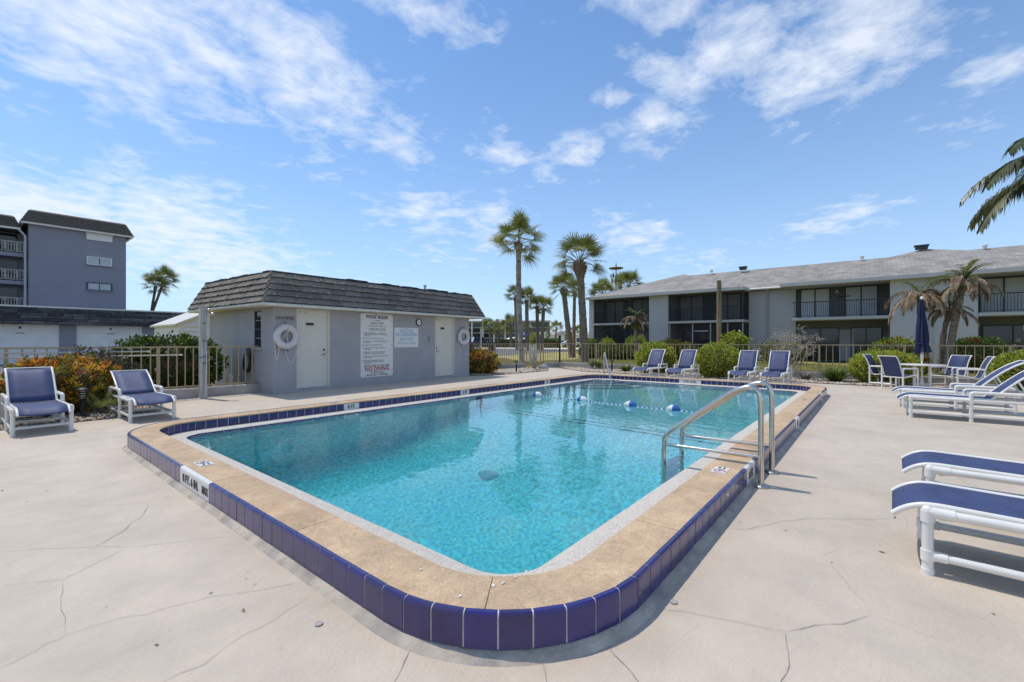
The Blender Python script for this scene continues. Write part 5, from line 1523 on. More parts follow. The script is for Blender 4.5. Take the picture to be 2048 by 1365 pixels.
st_ = thing('garden_stake', 'pale wooden stake standing behind the croton right of the pool house', 'stake', (13.05, 12.30, 0))
mb = MB(); mb.tube((0, 0, 0), (0, 0, 1.76), .030, .026, 8); mb.tube((0, 0, 1.76), (0, 0, 1.86), .026, .006, 8); mb.build('pole', CREAM, st_, 45)

def clump(name, label, x, y, n, ln, wid, mats, seed, up=.75, group=None):
    r = np.random.default_rng(seed)
    t = thing(name, label, 'plant', (x, y, 0), 0, group)
    a = r.uniform(0, 2*PI, n); tilt = np.abs(r.normal(0, 1, n))*.55*(1.2-up) + r.uniform(.05, .9, n)*(1-up*.4)
    L = r.uniform(.6, 1.1, n)*ln
    d0 = np.stack([np.cos(a)*np.sin(tilt), np.sin(a)*np.sin(tilt), np.cos(tilt)], -1)
    b = np.stack([np.cos(a)*r.uniform(0, .10, n), np.sin(a)*r.uniform(0, .10, n), np.zeros(n)], -1)
    s = np.stack([-np.sin(a), np.cos(a), np.zeros(n)], -1)*wid
    pts = [b + d0*(L*f)[:, None] + np.stack([np.cos(a)*L*.25*f*f, np.sin(a)*L*.25*f*f, -L*.35*f**3], -1) for f in (0, .4, .75, 1.0)]
    V = np.stack([pts[0]-s*.6, pts[0]+s*.6, pts[1]-s, pts[1]+s, pts[2]-s*.7, pts[2]+s*.7, pts[3]-s*.05, pts[3]+s*.05], 1)
    F = np.array([[0, 1, 3, 2], [2, 3, 5, 4], [4, 5, 7, 6]])[None] + (np.arange(n)*8)[:, None, None]
    put('foliage', tri_mesh('foliage', V.reshape(-1, 3), F.reshape(-1, 4), mats, np.repeat(r.integers(0, len(mats), n), 3)), t)
    mb = MB(); mb.lathe([(.10, 0), (.09, .04), (.03, .09)], 9); mb.build('base', STEM, t)
    return t
clump('grass_clump', 'dark spiky grass clump at the fence left of the yellow green shrub', 17.35, .95, 420, .78, .010, [LD, LG], 31)
clump('grass_clump', 'small spiky grass clump under the thick palm by the fence', 18.2, 9.9, 300, .72, .009, [LD, LG, LB], 32)
clump('grass_clump', 'small green clump left of the two far left loungers', 17.6, 8.15, 260, .46, .012, [LG, LD], 33)
clump('dead_grass_clump', 'brown dry grass clump at the curb right of the far loungers', 17.6, 1.75, 160, .38, .008, [TWIG, STEM], 34)
sd_ = thing('fan_palm_seedling', 'small green fan palm seedling by the black path light at left', 'plant', (1.52, 10.35, 0))
ag = thing('dead_agave', 'bundle of dried grey upright stalks with a few green blades near the gate', 'plant', (16.45, 12.15, 0))
mb = MB(); rr = random.Random(4)
for k in range(11):
    a = rr.uniform(0, 6.28); r0 = rr.uniform(.02, .12); h = rr.uniform(.35, .98)
    mb.path([(math.cos(a)*r0, math.sin(a)*r0, 0), (math.cos(a)*r0*1.3, math.sin(a)*r0*1.3, h*.5), (math.cos(a)*r0*1.9, math.sin(a)*r0*1.9, h)], [.035, .030, .012], 6)
mb.build('stalks', TWIG, ag, 60)
for q in clump('t', 'x', 0, 0, 60, .5, .016, [LG, LC], 35, .6).children[:1]: q.parent = ag
for o in [o for o in bpy.data.objects if o.get('label') == 'x']:
    for c in list(o.children): bpy.data.objects.remove(c)
    bpy.data.objects.remove(o)

def dead_shrub(label, x, y, h, spread, nst, seed, lean=(0, 0)):
    t = thing('leafless_shrub', label, 'shrub', (x, y, 0), 0, 'leafless branchy shrubs by the fence')
    rr = random.Random(seed); br = MB(); tw = MB()
    def grow(p, d, L, r, lev):
        pts, rad = [p], [r]; q, dd = Vector(p), Vector(d)
        for s in range(3):
            dd = (dd + Vector((rr.gauss(0, .16), rr.gauss(0, .16), rr.gauss(.04, .10)))).normalized()
            q = q + dd*L/3; pts.append(q.copy()); rad.append(r*(1-.17*(s+1)))
        (br if lev < 2 else tw).path(pts, rad, 5 if lev < 2 else 4, caps=False)
        if lev < 4:
            for k in range(rr.choice((2, 2, 3))):
                nd = (dd + Vector((rr.gauss(0, .42), rr.gauss(0, .42), rr.gauss(.0, .22)))).normalized()
                grow(q if k == 0 else pts[2], nd, L*rr.uniform(.5, .74), rad[-1]*.85, lev+1)
        else:
            for k in range(3):
                e = q + Vector((rr.gauss(0, .07), rr.gauss(0, .07), rr.uniform(-.09, .02)))
                tw.path([q, (q+e)/2 + Vector((0, 0, .03)), e], [.006, .005, .003], 3, caps=False)
    for k in range(nst):
        a = rr.uniform(0, 6.28); s = spread*rr.uniform(.25, 1)
        grow((math.cos(a)*.08, math.sin(a)*.08, 0), Vector((math.cos(a)*s + lean[0], math.sin(a)*s + lean[1], 1)).normalized(), h*.40, .030, 0)
    br.build('branches', TWIG, t, 80); tw.build('twigs', TWIG, t, 80)
    return t
dead_shrub('pale leafless branchy shrub behind the rightmost far lounger', 18.0, 2.35, 2.0, .70, 9, 3)
dead_shrub('pale leafless branchy shrub at the right edge beside the umbrella', 19.5, -3.9, 1.95, .75, 8, 6)
dead_shrub('second leafless shrub at the far right edge of the fence', 19.9, -5.2, 1.9, .75, 7, 8)

# ------------------------------------------------------------------ palms
def fan_frond(elev, seed, pet=.82, rad=.86, n=22, span=118, droop=.17):
    r = random.Random(seed); V, F = [], []
    e = R(elev)
    p, d = Vector((0, 0, 0)), Vector((math.cos(e), 0, math.sin(e)))
    pts = [p.copy()]
    for k in range(4):
        d = (d + Vector((0, 0, -.055*math.cos(e)-.01))).normalized(); p = p + d*pet/4; pts.append(p.copy())
    lat = Vector((0, 1, 0)); nr = lat.cross(d) * -1
    w = .017
    for k, q in enumerate(pts):
        V += [q + lat*w, q - lat*w, q - nr*w*.9]
    for k in range(len(pts)-1):
        a = k*3
        F += [(a, a+1, a+4), (a, a+4, a+3), (a+1, a+2, a+5), (a+1, a+5, a+4), (a+2, a, a+3), (a+2, a+3, a+5)]
    dphi = R(span*2)/n
    for i in range(n):
        phi = R(-span + 2*span*(i+.5)/n) + r.uniform(-.03, .03)
        L = rad*(1 - .30*(phi/R(span))**2)*r.uniform(.88, 1.06)
        dr = (d*math.cos(phi) + lat*math.sin(phi)).normalized()
        sd = (lat*math.cos(phi) - d*math.sin(phi)).normalized()
        org = p + d*.10*math.cos(phi*.5)
        o = len(V)
        for t_, wf in ((.03, .012), (.40, .40*L*dphi*.46), (.72, .30*L*dphi*.30)):
            z = Vector((0, 0, -droop*L*max(0, t_-.25)**1.6*1.2)) + nr*(.10*L*abs(math.sin(phi))*t_ + (.012 if i % 2 else 0))
            c = org + dr*(L*t_) + z
            V += [c + sd*wf, c - sd*wf]
        V.append(org + dr*(L*.97) + Vector((0, 0, -droop*L*1.15*r.uniform(.7, 1.3))) + nr*.06*L*abs(math.sin(phi)))
        F += [(o, o+1, o+3), (o, o+3, o+2), (o+2, o+3, o+5), (o+2, o+5, o+4), (o+4, o+5, o+6)]
    return np.array([tuple(v) for v in V]), np.array(F)
FR = {}
for e in (80, 62, 45, 28, 10, -8, -28):
    FR[e] = [fan_frond(e, 100+e*3+k) for k in range(2)]
FRM = {e: [tri_mesh('frond', V, F, FROND) for V, F in l] for e, l in FR.items()}
SPREAD = [(80, 3), (62, 5), (45, 6), (28, 6), (10, 6), (-8, 4), (-28, 2)]
def trunk_mb(mb, pts, r0, r1, seed, boots=0.0, bulge=None):
    rr = random.Random(seed); P = [Vector(p) for p in pts]
    L = sum((b-a).length for a, b in zip(P, P[1:])); n = max(10, int(L/.14))
    out, rad = [], []
    for k in range(n+1):
        t = k/n; x = t*(len(P)-1); i = min(int(x), len(P)-2); f = x-i
        p0, p1, p2, p3 = P[max(i-1, 0)], P[i], P[i+1], P[min(i+2, len(P)-1)]
        c = .5*((2*p1) + (p2-p0)*f + (2*p0-5*p1+4*p2-p3)*f*f + (3*p1-p0-3*p2+p3)*f**3)
        r = r0 + (r1-r0)*t + rr.uniform(-.012, .012)
        if t < .07: r += (1-t/.07)**2*r0*.45
        if bulge and t > 1-bulge[0]:
            q = (t-(1-bulge[0]))/bulge[0]; r += bulge[1]*math.sin(PI*min(1, q*.9))**1.0
        out.append(c); rad.append(r)
    mb.path(out, rad, 12)
    return out, rad
def boots_mb(mb, out, rad, frac, n, seed):
    """cut leaf bases criss-crossing below the crown"""
    rr = random.Random(seed); k0 = int(len(out)*(1-frac))
    for k in range(n):
        i = rr.randint(k0, len(out)-1); a = rr.uniform(0, 6.28); c, r = out[i], rad[i]*.96
        o = Vector((math.cos(a), math.sin(a), 0)); s = Vector((-math.sin(a), math.cos(a), 0))
        base = c + o*r; tip = base + o*rr.uniform(.04, .10) + Vector((0, 0, rr.uniform(.06, .16))) + s*rr.uniform(-.06, .06)
        w = rr.uniform(.025, .05)
        mb.add([base+s*w, base-s*w, tip+s*w*.5, tip-s*w*.5, tip-o*.03+s*w*.4, tip-o*.03-s*w*.4], [(0, 1, 3, 2), (2, 3, 5, 4), (4, 5, 1, 0), (0, 2, 4), (1, 5, 3)])
def sabal(label, base, top, r0, r1, scale, seed, mid=None, bark=None, boots=.10, bulge=(.12, .05), nb=60, group='tall fan palms', detail=True, density=1.0, skip=0.0):
    rr = random.Random(seed); b = Vector(base)
    t = thing('fan_palm', label, 'palm tree', base, 0, group)
    pts = [Vector((0, 0, 0))] + ([Vector(mid)-b] if mid else []) + [Vector(top)-b]
    mb = MB(); out, rad = trunk_mb(mb, pts, r0, r1, seed, bulge=bulge); tk = mb.build('trunk', bark or TRUNK, t, 60)
    if nb:
        mb = MB(); boots_mb(mb, out, rad, boots, nb, seed); mb.build('leaf_bases', BOOT, t, kind='stuff')
    c = out[-1]
    Vs, Fs, off = [], [], 0
    for e, n in SPREAD:
        n = max(1, round(n*density))
        a0 = rr.uniform(0, 6.28)
        for k in range(n):
            if rr.random() < skip: continue
            a = a0 + 2*PI*(k + rr.uniform(-.3, .3))/n
            sc = scale*rr.uniform(.85, 1.12)*(1 + .26*max(0, math.sin(R(e)))); v = rr.randint(0, 1)
            M = T(c.x, c.y, c.z + rr.uniform(-.08, .10)*scale) @ RZ(a) @ RY(R(rr.uniform(-9, 9))) @ RX(R(rr.uniform(-30, 30))) @ Matrix.Scale(sc, 4)
            if detail: put('frond', FRM[e][v], t, M=M)
            else:
                V, F = FR[e][v]; A = np.array(M)
                Vs.append(V @ A[:3, :3].T + A[:3, 3]); Fs.append(F + off); off += len(V)
    if not detail: put('crown', tri_mesh('crown', np.concatenate(Vs), np.concatenate(Fs), FROND), t)
    return t
def gnd(x, y, Y):
    p = AT(x, y, Y); return (p.x, p.y, -.04)
P1b, P1t = gnd(1044, 0, 26.8), AT(1037, 487, 26.8)
sabal('tallest fan palm with pale lichen lower trunk beyond the fence corner', P1b, P1t, .17, .155, 1.02, 41, mid=AT(1038, 610, 26.8), bark=TRUNK_W, bulge=(.10, .08), boots=.11, nb=90)
P2b, P2t = gnd(1171, 0, 25), AT(1159, 524, 25)
sabal('thick trunked fan palm with bulging brown boots left of the apartment block', P2b, P2t, .23, .185, .98, 42, mid=AT(1165, 625, 25), bulge=(.20, .16), boots=.20, nb=190)
sabal('slimmer fan palm with dark trunk just left of the thick trunked palm', gnd(1143, 0, 36), AT(1127, 578, 36), .24, .19, .80, 43, mid=AT(1134, 640, 36), bulge=(.14, .12), nb=70)
sabal('thin fan palm partly hidden behind the thick trunked palm', gnd(1147, 0, 40), AT(1149, 585, 40), .17, .14, .72, 44, bulge=(.1, .06), nb=30)
for i, (x, y, bx, Y, s, lb) in enumerate(((1031, 594, 1035, 60, 1.0, 'far dark fan palm just left behind the tallest palm trunk'), (1053, 600, 1055, 60, 1.0, 'far dark fan palm just right behind the tallest palm trunk'),
                                       (1074, 612, 1076, 62, .92, 'far dark fan palm, left of the pair between the tallest palm and thick palm'), (1087, 616, 1083, 60, 1.0, 'far dark fan palm, right of the pair between the tallest palm and thick palm'))):
    sabal(lb, gnd(bx, 0, Y), AT(x, y, Y), .30, .22, s, 50+i, detail=False, nb=0, bulge=(.12, .10), group='dark palms across the road')
for i, (x, y, bx, Y, s, lb) in enumerate(((311, 574, 290, 58, .95, 'leaning palm in the distance, left trunk of the crossed pair'), (327, 564, 276, 58, 1.05, 'leaning palm in the distance, right trunk of the crossed pair'))):
    sabal(lb, gnd(bx, 0, Y), AT(x, y, Y), .17, .15, s*1.12, 60+i, detail=False, nb=0, bulge=(.1, .03), density=.95, skip=.05, group='leaning palms behind the garages')
sabal('fan palm crown in front of the balconies at the left edge', gnd(2, 0, 50), AT(2, 535, 50), .25, .2, 1.05, 63, detail=False, nb=0, group='palms behind the garages')
for i, (x, y, bx, Y, s, lb) in enumerate(((978, 655, 983, 85, 1.15, 'bushy palm in front of the distant apartments, left one'), (998, 664, 996, 84, .9, 'smaller bushy palm in front of the distant apartments'), (1022, 652, 1022, 80, 1.35, 'widest bushy palm left of the tallest palm trunk'),
                                       (1052, 662, 1052, 88, 1.0, 'bushy palm right behind the tallest palm trunk'), (1098, 658, 1098, 130, .7, 'tiny distant palm left of the lamp globe'), (1113, 657, 1109, 105, 1.1, 'distant palm with drooping crown by the lamp globe'),
                                       (1096, 672, 1096, 140, .8, 'tiny low distant palm left of the lamp globe'), (1131, 668, 1131, 130, .8, 'distant palm between the lamp globe and slim palm trunk'), (1148, 664, 1150, 110, .9, 'distant palm seen left of the thick palm trunk'), (1160, 660, 1161, 115, .9, 'distant palm touching the thick palm trunk at left'))):
    sabal(lb, gnd(bx, 0, Y), AT(x, y, Y), .28, .22, s, 70+i, detail=False, nb=0, group='distant palms across the road')
for i, (x, y, Y, s, lb) in enumerate(((1205, 590, 62, 1.35, 'palm crown showing above the roof left of the antenna tower'), (1258, 575, 62, 1.45, 'palm crown showing above the roof right of the antenna tower'))):
    sabal(lb, gnd(x, 0, Y), AT(x, y, Y), .3, .25, s, 85+i, detail=False, nb=0, density=1.3, group='palms behind the apartment block')
# seedling leaves at left
for k, (a, e) in enumerate(((0.3, 62), (1.9, 45), (3.3, 62), (4.6, 45), (5.6, 80))):
    put('frond', FRM[e][k % 2], sd_, M=T(0, 0, .0) @ RZ(a) @ Matrix.Scale(.36, 4))

def feather_frond(elev, seed, L=1.6, n=30, leaf=.42, sag=.35, hang=.6, side=1.0):
    r = random.Random(seed); V, F = [], []
    d = Vector((math.cos(R(elev)), 0, math.sin(R(elev)))); p = Vector((0, 0, 0)); pts, ds = [p.copy()], [d.copy()]
    ns = 14
    for k in range(ns):
        d = (d + Vector((0, 0, -sag*(.35 + 1.1*k/ns)*.42))).normalized(); p = p + d*L/ns; pts.append(p.copy()); ds.append(d.copy())
    lat = Vector((0, 1, 0))
    for k, q in enumerate(pts):
        w = .020*(1-.8*k/ns); nr = ds[k].cross(lat)
        V += [q + lat*w, q - lat*w, q + nr*w*1.4]
    for k in range(ns):
        a = k*3; F += [(a, a+1, a+4), (a, a+4, a+3), (a+1, a+2, a+5), (a+1, a+5, a+4), (a+2, a, a+3), (a+2, a+3, a+5)]
    for i in range(n):
        t = .10 + .90*(i+.5)/n; x = t*ns; j = min(int(x), ns-1); q = pts[j].lerp(pts[j+1], x-j); dd = ds[j]
        for s in (-1, 1):
            ll = leaf*(.35 + 1.0*math.sin(PI*min(1, t*.85+.12)))*r.uniform(.7, 1.1)
            dr = (dd*(.55+.5*t) + lat*s*side + Vector((0, 0, r.uniform(-.1, .25)))).normalized()
            c1 = q + dr*ll*.45 + Vector((0, 0, -hang*ll*.14)); c2 = q + dr*ll*(.9-.25*hang) + Vector((0, 0, -hang*ll*r.uniform(.45, .9)))
            sd = dr.cross(Vector((0, 0, 1))).normalized()*.021; o = len(V)
            V += [q + sd*.5, q - sd*.5, c1 + sd, c1 - sd, c2]
            F += [(o, o+1, o+3), (o, o+3, o+2), (o+2, o+3, o+4)]
    return np.array([tuple(v) for v in V]), np.array(F)
def coco(label, base, top, r0, r1, s, green, dead, seed, mid=None, group='wind burnt palms on the lawn'):
    rr = random.Random(seed); b = Vector(base)
    t = thing('feather_palm', label, 'palm tree', base, 0, group)
    mb = MB(); out, rad = trunk_mb(mb, [Vector((0, 0, 0))] + ([Vector(mid)-b] if mid else []) + [Vector(top)-b], r0, r1, seed, bulge=(.1, .02)); mb.build('trunk', TRUNK, t, 60)
    mb = MB(); mb.path([out[-1]-Vector((0, 0, .05)), out[-1]+Vector((0, 0, .32*s))], [r1*.9, r1*.45], 10); mb.build('crown_shaft', FROND_Y, t, 60)
    c = out[-1] + Vector((0, 0, .22*s))
    for k in range(green):
        V, F = feather_frond(rr.uniform(25, 75), seed*50+k, 1.15*s, 26, .30*s, .30, .35)
        put('frond', tri_mesh('frond', V, F, FROND_Y), t, M=T(*c) @ RZ(2*PI*(k+rr.uniform(-.3, .3))/max(1, green)))
    for k in range(dead):
        V, F = feather_frond(rr.uniform(-5, 45), seed*50+20+k, rr.uniform(1.15, 1.75)*s, 30, .36*s, rr.uniform(.42, .62), 1.0, .55)
        put('dead_frond', tri_mesh('dead_frond', V, F, FROND_B), t, label='dry brown drooping frond', M=T(*(c - Vector((0, 0, .08*s)))) @ RZ(2*PI*(k+rr.uniform(-.35, .35))/max(1, dead)+.4))
    return t
coco('small palm with green top and dry skirt in front of the left balconies', gnd(1278, 0, 30), AT(1270, 640, 30), .11, .09, .80, 9, 10, 91, mid=AT(1272, 680, 30))
cl_ = shrub('trunk_fern', 'pale green tuft growing on the trunk of the small palm', *AT(1271, 656, 29.8)[:2], .26, .26, .42, 380, .13, [FROND_Y], [1.0], 92, z=AT(1271, 656, 29.8).z)
coco('dried out palm behind the closed umbrella with only brown fronds', gnd(1845, 0, 19), AT(1838, 596, 19), .10, .085, .98, 3, 12, 92, mid=AT(1840, 650, 19))
coco('tallest wind burnt palm right of the umbrella with green tuft on top', gnd(1893, 0, 18.4), AT(1925, 575, 18.4), .15, .10, 1.0, 12, 11, 93, mid=AT(1908, 650, 18.4))
coco('shorter wind burnt palm leaning against the tallest one', gnd(1880, 0, 18.8), AT(1898, 625, 18.8), .11, .08, .72, 6, 8, 94, mid=AT(1887, 670, 18.8))
# palm whose fronds reach into the picture at the right edge
FROND_D = leaf_mat('dark_palm_leaf', [(.045, .06, .02), (.085, .105, .035), (.14, .155, .06)], 3, .4, .2, .5)  # darker green leaf tones for this palm
ov = thing('feather_palm', 'green palm fronds reaching in at the upper right edge', 'palm tree', (14.72, -3.88, 0), 0, None)
mb = MB(); trunk_mb(mb, [(0, 0, 0), (-.1, .1, 2.5), (0, 0, 5.1)], .17, .13, 5); mb.build('trunk', TRUNK, ov, 60)
for k in range(13):
    az_ = R(129 + (0, 9, -11, 20, -22)[k]) if k < 5 else R(129) + 2*PI*(k-2)/11
    V, F = feather_frond((48, 26, 36, 58, 15)[k % 5], 700+k, 2.65, 105, .44, .38, .9)
    put('frond', tri_mesh('frond', V, F, FROND_D), ov, M=T(0, 0, 4.85) @ RZ(az_))

# plants along the foot of the apartment block and round the lawn
def front(name, label, px, wpx, topy, u, n, size, mats, w, seed, flowers=None, group=None, rz=0, lump=.14):
    d = (px-1024)/885.0; Y = u/(d*.6332+.7740)
    p = AT(px, 682, Y); h = 1.3 - (topy-682)*Y/885; rx = wpx*Y/885/2
    return shrub(name, label, p.x, p.y, rx*.8, rx, h, n, size, mats, w, seed, flowers=flowers, group=group, lump=lump)
GP = 'flowering shrubs along the apartment block'
front('hibiscus', 'yellow green shrub at the left end of the apartment block', 1183, 32, 681, 30.8, 2600, .11, [LY, LG], [.6, .4], 101, None, GP)
front('hibiscus', 'yellow green shrub under the left balcony', 1214, 34, 679, 31.2, 2600, .11, [LY, LG], [.5, .5], 102, (FLR, 6, .09), GP)
front('hibiscus', 'broad dark green shrub with red flowers in front of the left balcony', 1232, 74, 692, 29.6, 5200, .11, [LD, LG], [.7, .3], 103, (FLR, 10, .10), GP)
front('hibiscus', 'leafy shrub around the small palm trunk', 1272, 44, 673, 30.6, 3000, .13, [LG, LY], [.7, .3], 104, None, GP)
front('hibiscus', 'dark hedge like shrub between the thick palm and the fence', 1180, 50, 691, 30.2, 3400, .10, [LD, LG], [.8, .2], 110, None, GP)
front('hibiscus', 'reddish green shrub in front of the grey wall column', 1338, 56, 681, 31, 4200, .11, [LD, LG, LR], [.5, .35, .15], 105, (FLR, 9, .11), GP)
front('hibiscus', 'orange tinged shrub left of the wooden pole', 1372, 40, 686, 31, 2800, .11, [LD, LC, LO], [.5, .4, .1], 106, (FLR, 5, .10), GP)
front('hibiscus', 'loose yellow green shrub just right of the wooden pole', 1468, 50, 668, 30.6, 2600, .17, [LY, LG], [.55, .45], 107, None, GP, lump=.25)
front('hibiscus', 'green shrub seen through the leafless branchy shrub', 1560, 80, 684, 30, 3600, .13, [LD, LG, LO], [.55, .4, .05], 111, None, GP)
front('hibiscus', 'hibiscus with red flowers left of the umbrella, under the blank wall', 1790, 78, 677, 28.5, 4600, .10, [LG, LY, LD], [.5, .25, .25], 108, (FLR, 14, .10), GP)
front('hibiscus', 'hibiscus with red flowers right of the leaning palms', 1952, 92, 677, 27.0, 5200, .10, [LG, LY, LD], [.45, .25, .3], 109, (FLR, 12, .10), GP)
front('hibiscus', 'small shrub with bright red flowers under the umbrella', 1835, 40, 706, 23.0, 1800, .08, [LD, LG], [.6, .4], 112, (FLR, 12, .09), GP)
# rocks by the gate
for i, (px, py, s, lb) in enumerate(((1086, 738, .24, 'larger weathered rock on the gravel beside the dead agave'), (1075, 741, .15, 'small pale rock on the gravel in front of the dead agave'), (1190, 739, .20, 'flat rock on the gravel left of the stair rail'))):
    g = G(px, py)
    mb = MB(); mb.ball((0, 0, s*.35), s, 14, 9, (1.25, .85, .62)); rr = random.Random(i+3)
    mb.v = [(x*(1+.16*math.sin(7*y/s+i)+rr.uniform(-.06, .06)), y*(1+.14*math.sin(6*z/s)+rr.uniform(-.06, .06)), z*(1+.18*math.sin(5*x/s+i))) for x, y, z in mb.v]
    o = mb.build('rock', ROCK, None, 50); o.location = (g[0], g[1], -.02); tag(o, lb, 'rock', 'rocks on the gravel')

# ------------------------------------------------------------------ lamp post, path lights, pole, utility box
GLOBE = mat('frosted_globe', (.62, .60, .57), .25, var=.08, scale=20)
lp = thing('lamp_post', 'black lamp post with frosted white globe at the fence corner', 'lamp post', (18.97, 12.38, 0))
mb = MB(); mb.lathe([(.09, 0), (.09, .12), (.055, .16), (.045, .30), (.04, 1.45), (.07, 1.5), (.075, 1.56), (.05, 1.58)], 14); mb.build('post', BLACK, lp, 40)
mb = MB(); mb.ball((0, 0, 1.72), .165, 20, 12); mb.build('globe', GLOBE, lp, 180)
mb = MB(); mb.lathe([(.07, 1.57), (.085, 1.575), (.08, 1.60)], 14); mb.build('collar', DARK, lp, 40)
def path_light(label, x, y):
    t = thing('path_light', label, 'path light', (x, y, 0), 0, 'black path lights in the beds')
    mb = MB(); mb.lathe([(.055, 0), (.04, .02), (.033, .04), (.033, .32), (.04, .33)], 12); mb.build('post', BLACK, t, 40)
    mb = MB(); mb.lathe([(.038, .33), (.038, .46)], 12); mb.build('lens', CREAM, t, 40)
    for z in (.345, .385, .425): 
        mb = MB(); mb.lathe([(.070, z), (.060, z+.010), (.036, z+.018)], 16); mb.build('louver', BLACK, t, 40)
    mb = MB(); mb.lathe([(.085, .46), (.082, .485), (.03, .51)], 16); mb.build('cap', BLACK, t, 40)
    return t
p0 = path_light('black louvered path light in front of the left orange croton', 1.20, 10.40)
dup(p0, (14.15, 11.35, 0), 0, 'black path light on gravel right of the second croton')
dup(p0, (17.2, 8.6, 0), 0, 'black path light beside the stair rail')
up_ = thing('utility_pole', 'short weathered wooden pole in front of the apartment block', 'pole', (31.4, 7.95, 0))
mb = MB(); mb.path([(0, 0, 0), (.02, 0, 2.6), (.0, 0, 5.28)], [.165, .155, .145], 14); mb.build('pole', POLEWOOD, up_, 50)
mb = MB(); mb.lathe([(.147, 5.27), (.149, 5.30), (.001, 5.31)], 14); mb.build('cap', DARK, up_, 40)
ub = thing('utility_box', 'white utility cabinet behind the fence and the dead agave', 'utility box', gnd(1066, 0, 27))
for sx in (-.15, .13):
    mb = MB(); M = RZ(R(-50)); mb.cbox((sx, 0, .55), (.20, .2, 1.10), 0, M); mb.cbox((sx, 0, 1.115), (.24, .24, .03), 0, M); mb.build('cabinet', WHITE, ub)

# ------------------------------------------------------------------ far side of the road: truck, cars, hedge, buildings, antenna
TRK = mat('dark_truck_paint', (.022, .030, .040), .25, var=.05, coat=.8)
RUB = mat('tyre_rubber', (.02, .02, .02), .9, var=.1)
CHR = mat('chrome', (.6, .6, .6), .15, metal=1.0, var=0)
def car_profile(prof, w, m, roofw=None):
    mb = MB(); n = len(prof)
    vs = [(x, -w/2*k, z) for x, z, k in prof] + [(x, w/2*k, z) for x, z, k in prof]
    mb.add(vs, [tuple(range(n)), tuple(range(2*n-1, n-1, -1))] + [(i, n+i, n+(i+1) % n, (i+1) % n) for i in range(n)])
    return mb
def wheels(t, xs, w, r):
    for x in xs:
        for s in (-1, 1):
            mb = MB(); M = T(x, s*(w/2-.11), r) @ RX(PI/2)
            mb.lathe([(r*.6, -.11), (r*.96, -.11), (r, -.07), (r, .07), (r*.96, .11), (r*.6, .11)], 20, 0, (0, 0, 0), M); wh = mb.build('wheel', RUB, t, 40)
            mb = MB(); mb.lathe([(.02, -.10), (r*.60, -.09), (r*.60, .09), (.02, .10)], 14, 0, (0, 0, 0), M); mb.build('rim', CHR, wh, 40)
tp = gnd(958, 0, 60)
tr = thing('pickup_truck', 'dark blue pickup truck parked across the road, partly hidden by the pool house', 'truck', (tp[0], tp[1], -.02), R(-38))
mb = car_profile([(-2.8, .55, 1), (-2.8, 1.22, 1), (-.95, 1.22, 1), (-.95, 1.25, 1), (.95, 1.25, 1), (1.2, 1.20, 1), (2.55, 1.08, .95), (2.75, .90, .93), (2.78, .45, .93), (2.2, .42, 1), (-2.3, .42, 1)], 1.95, TRK); mb.build('body', TRK, tr, 30)
mb = MB(); mb.add([(-.95, -.95, 1.24), (1.25, -.92, 1.22), (.45, -.74, 1.84), (-.75, -.76, 1.86), (-.95, .95, 1.24), (1.25, .92, 1.22), (.45, .74, 1.84), (-.75, .76, 1.86)], [(0, 1, 2, 3), (7, 6, 5, 4), (1, 5, 6, 2), (4, 0, 3, 7), (3, 2, 6, 7)]); mb.build('cab', TRK, tr)
GLASSB = mat('windscreen_glass', (.30, .42, .44), .08, var=0, spec=.8)
mb = MB(); mb.add([(1.215, -.80, 1.27), (1.215, .80, 1.27), (.505, .66, 1.81), (.505, -.66, 1.81)], [(0, 1, 2, 3)]); mb.build('windscreen', GLASSB, tr)
for s in (-1, 1):
    mb = MB(); mb.add([(-.80, s*.945, 1.30), (-.02, s*.935, 1.30), (-.02, s*.785, 1.78), (-.68, s*.79, 1.79)], [(0, 1, 2, 3)]); mb.build('side_window', GLASS, tr)
    mb = MB(); mb.add([(.05, s*.935, 1.30), (1.0, s*.925, 1.28), (.42, s*.778, 1.77), (.05, s*.785, 1.78)], [(0, 1, 2, 3)]); mb.build('side_window', GLASS, tr)
    mb = MB(); mb.cbox((.95, s*1.08, 1.30), (.12, .22, .17)); mb.build('mirror', CHR, tr)
    mb = MB(); mb.cbox((2.76, s*.70, .86), (.06, .34, .16)); mb.build('headlight', CHR, tr)
mb = MB(); mb.cbox((2.80, 0, .52), (.12, 1.8, .16)); mb.build('bumper', CHR, tr)
wheels(tr, (-1.75, 1.75), 1.95, .40)
CARW = mat('white_car_paint', (.70, .70, .70), .25, var=.03, coat=.5)
def sedan(label, px, Y, rz, m):
    g = gnd(px, 0, Y); t = thing('parked_car', label, 'car', (g[0], g[1], -.03), rz, 'cars parked across the road')
    mb = car_profile([(-2.2, .35, 1), (-2.25, .85, .96), (-1.7, .98, 1), (1.0, .95, 1), (2.1, .78, .95), (2.25, .5, .93), (2.2, .32, .96)], 1.8, m); mb.build('body', m, t, 30)
    mb = MB(); mb.add([(-1.8, -.85, .97), (1.1, -.85, .94), (.3, -.65, 1.42), (-1.0, -.65, 1.42), (-1.8, .85, .97), (1.1, .85, .94), (.3, .65, 1.42), (-1.0, .65, 1.42)], [(0, 1, 2, 3), (7, 6, 5, 4), (1, 5, 6, 2), (4, 0, 3, 7), (3, 2, 6, 7)], 0); gh = mb.build('cabin', m, t)
    for s in (-1, 1):
        mb = MB(); mb.add([(-1.4, s*.86, 1.0), (.85, s*.86, .98), (.2, s*.69, 1.36), (-.95, s*.69, 1.36)], [(0, 1, 2, 3)]); mb.build('side_window', GLASS, t)
    wheels(t, (-1.4, 1.4), 1.8, .32)
    return t
sedan('white parked car in the distance right of the lamp post', 1142, 95, R(-45), CARW)
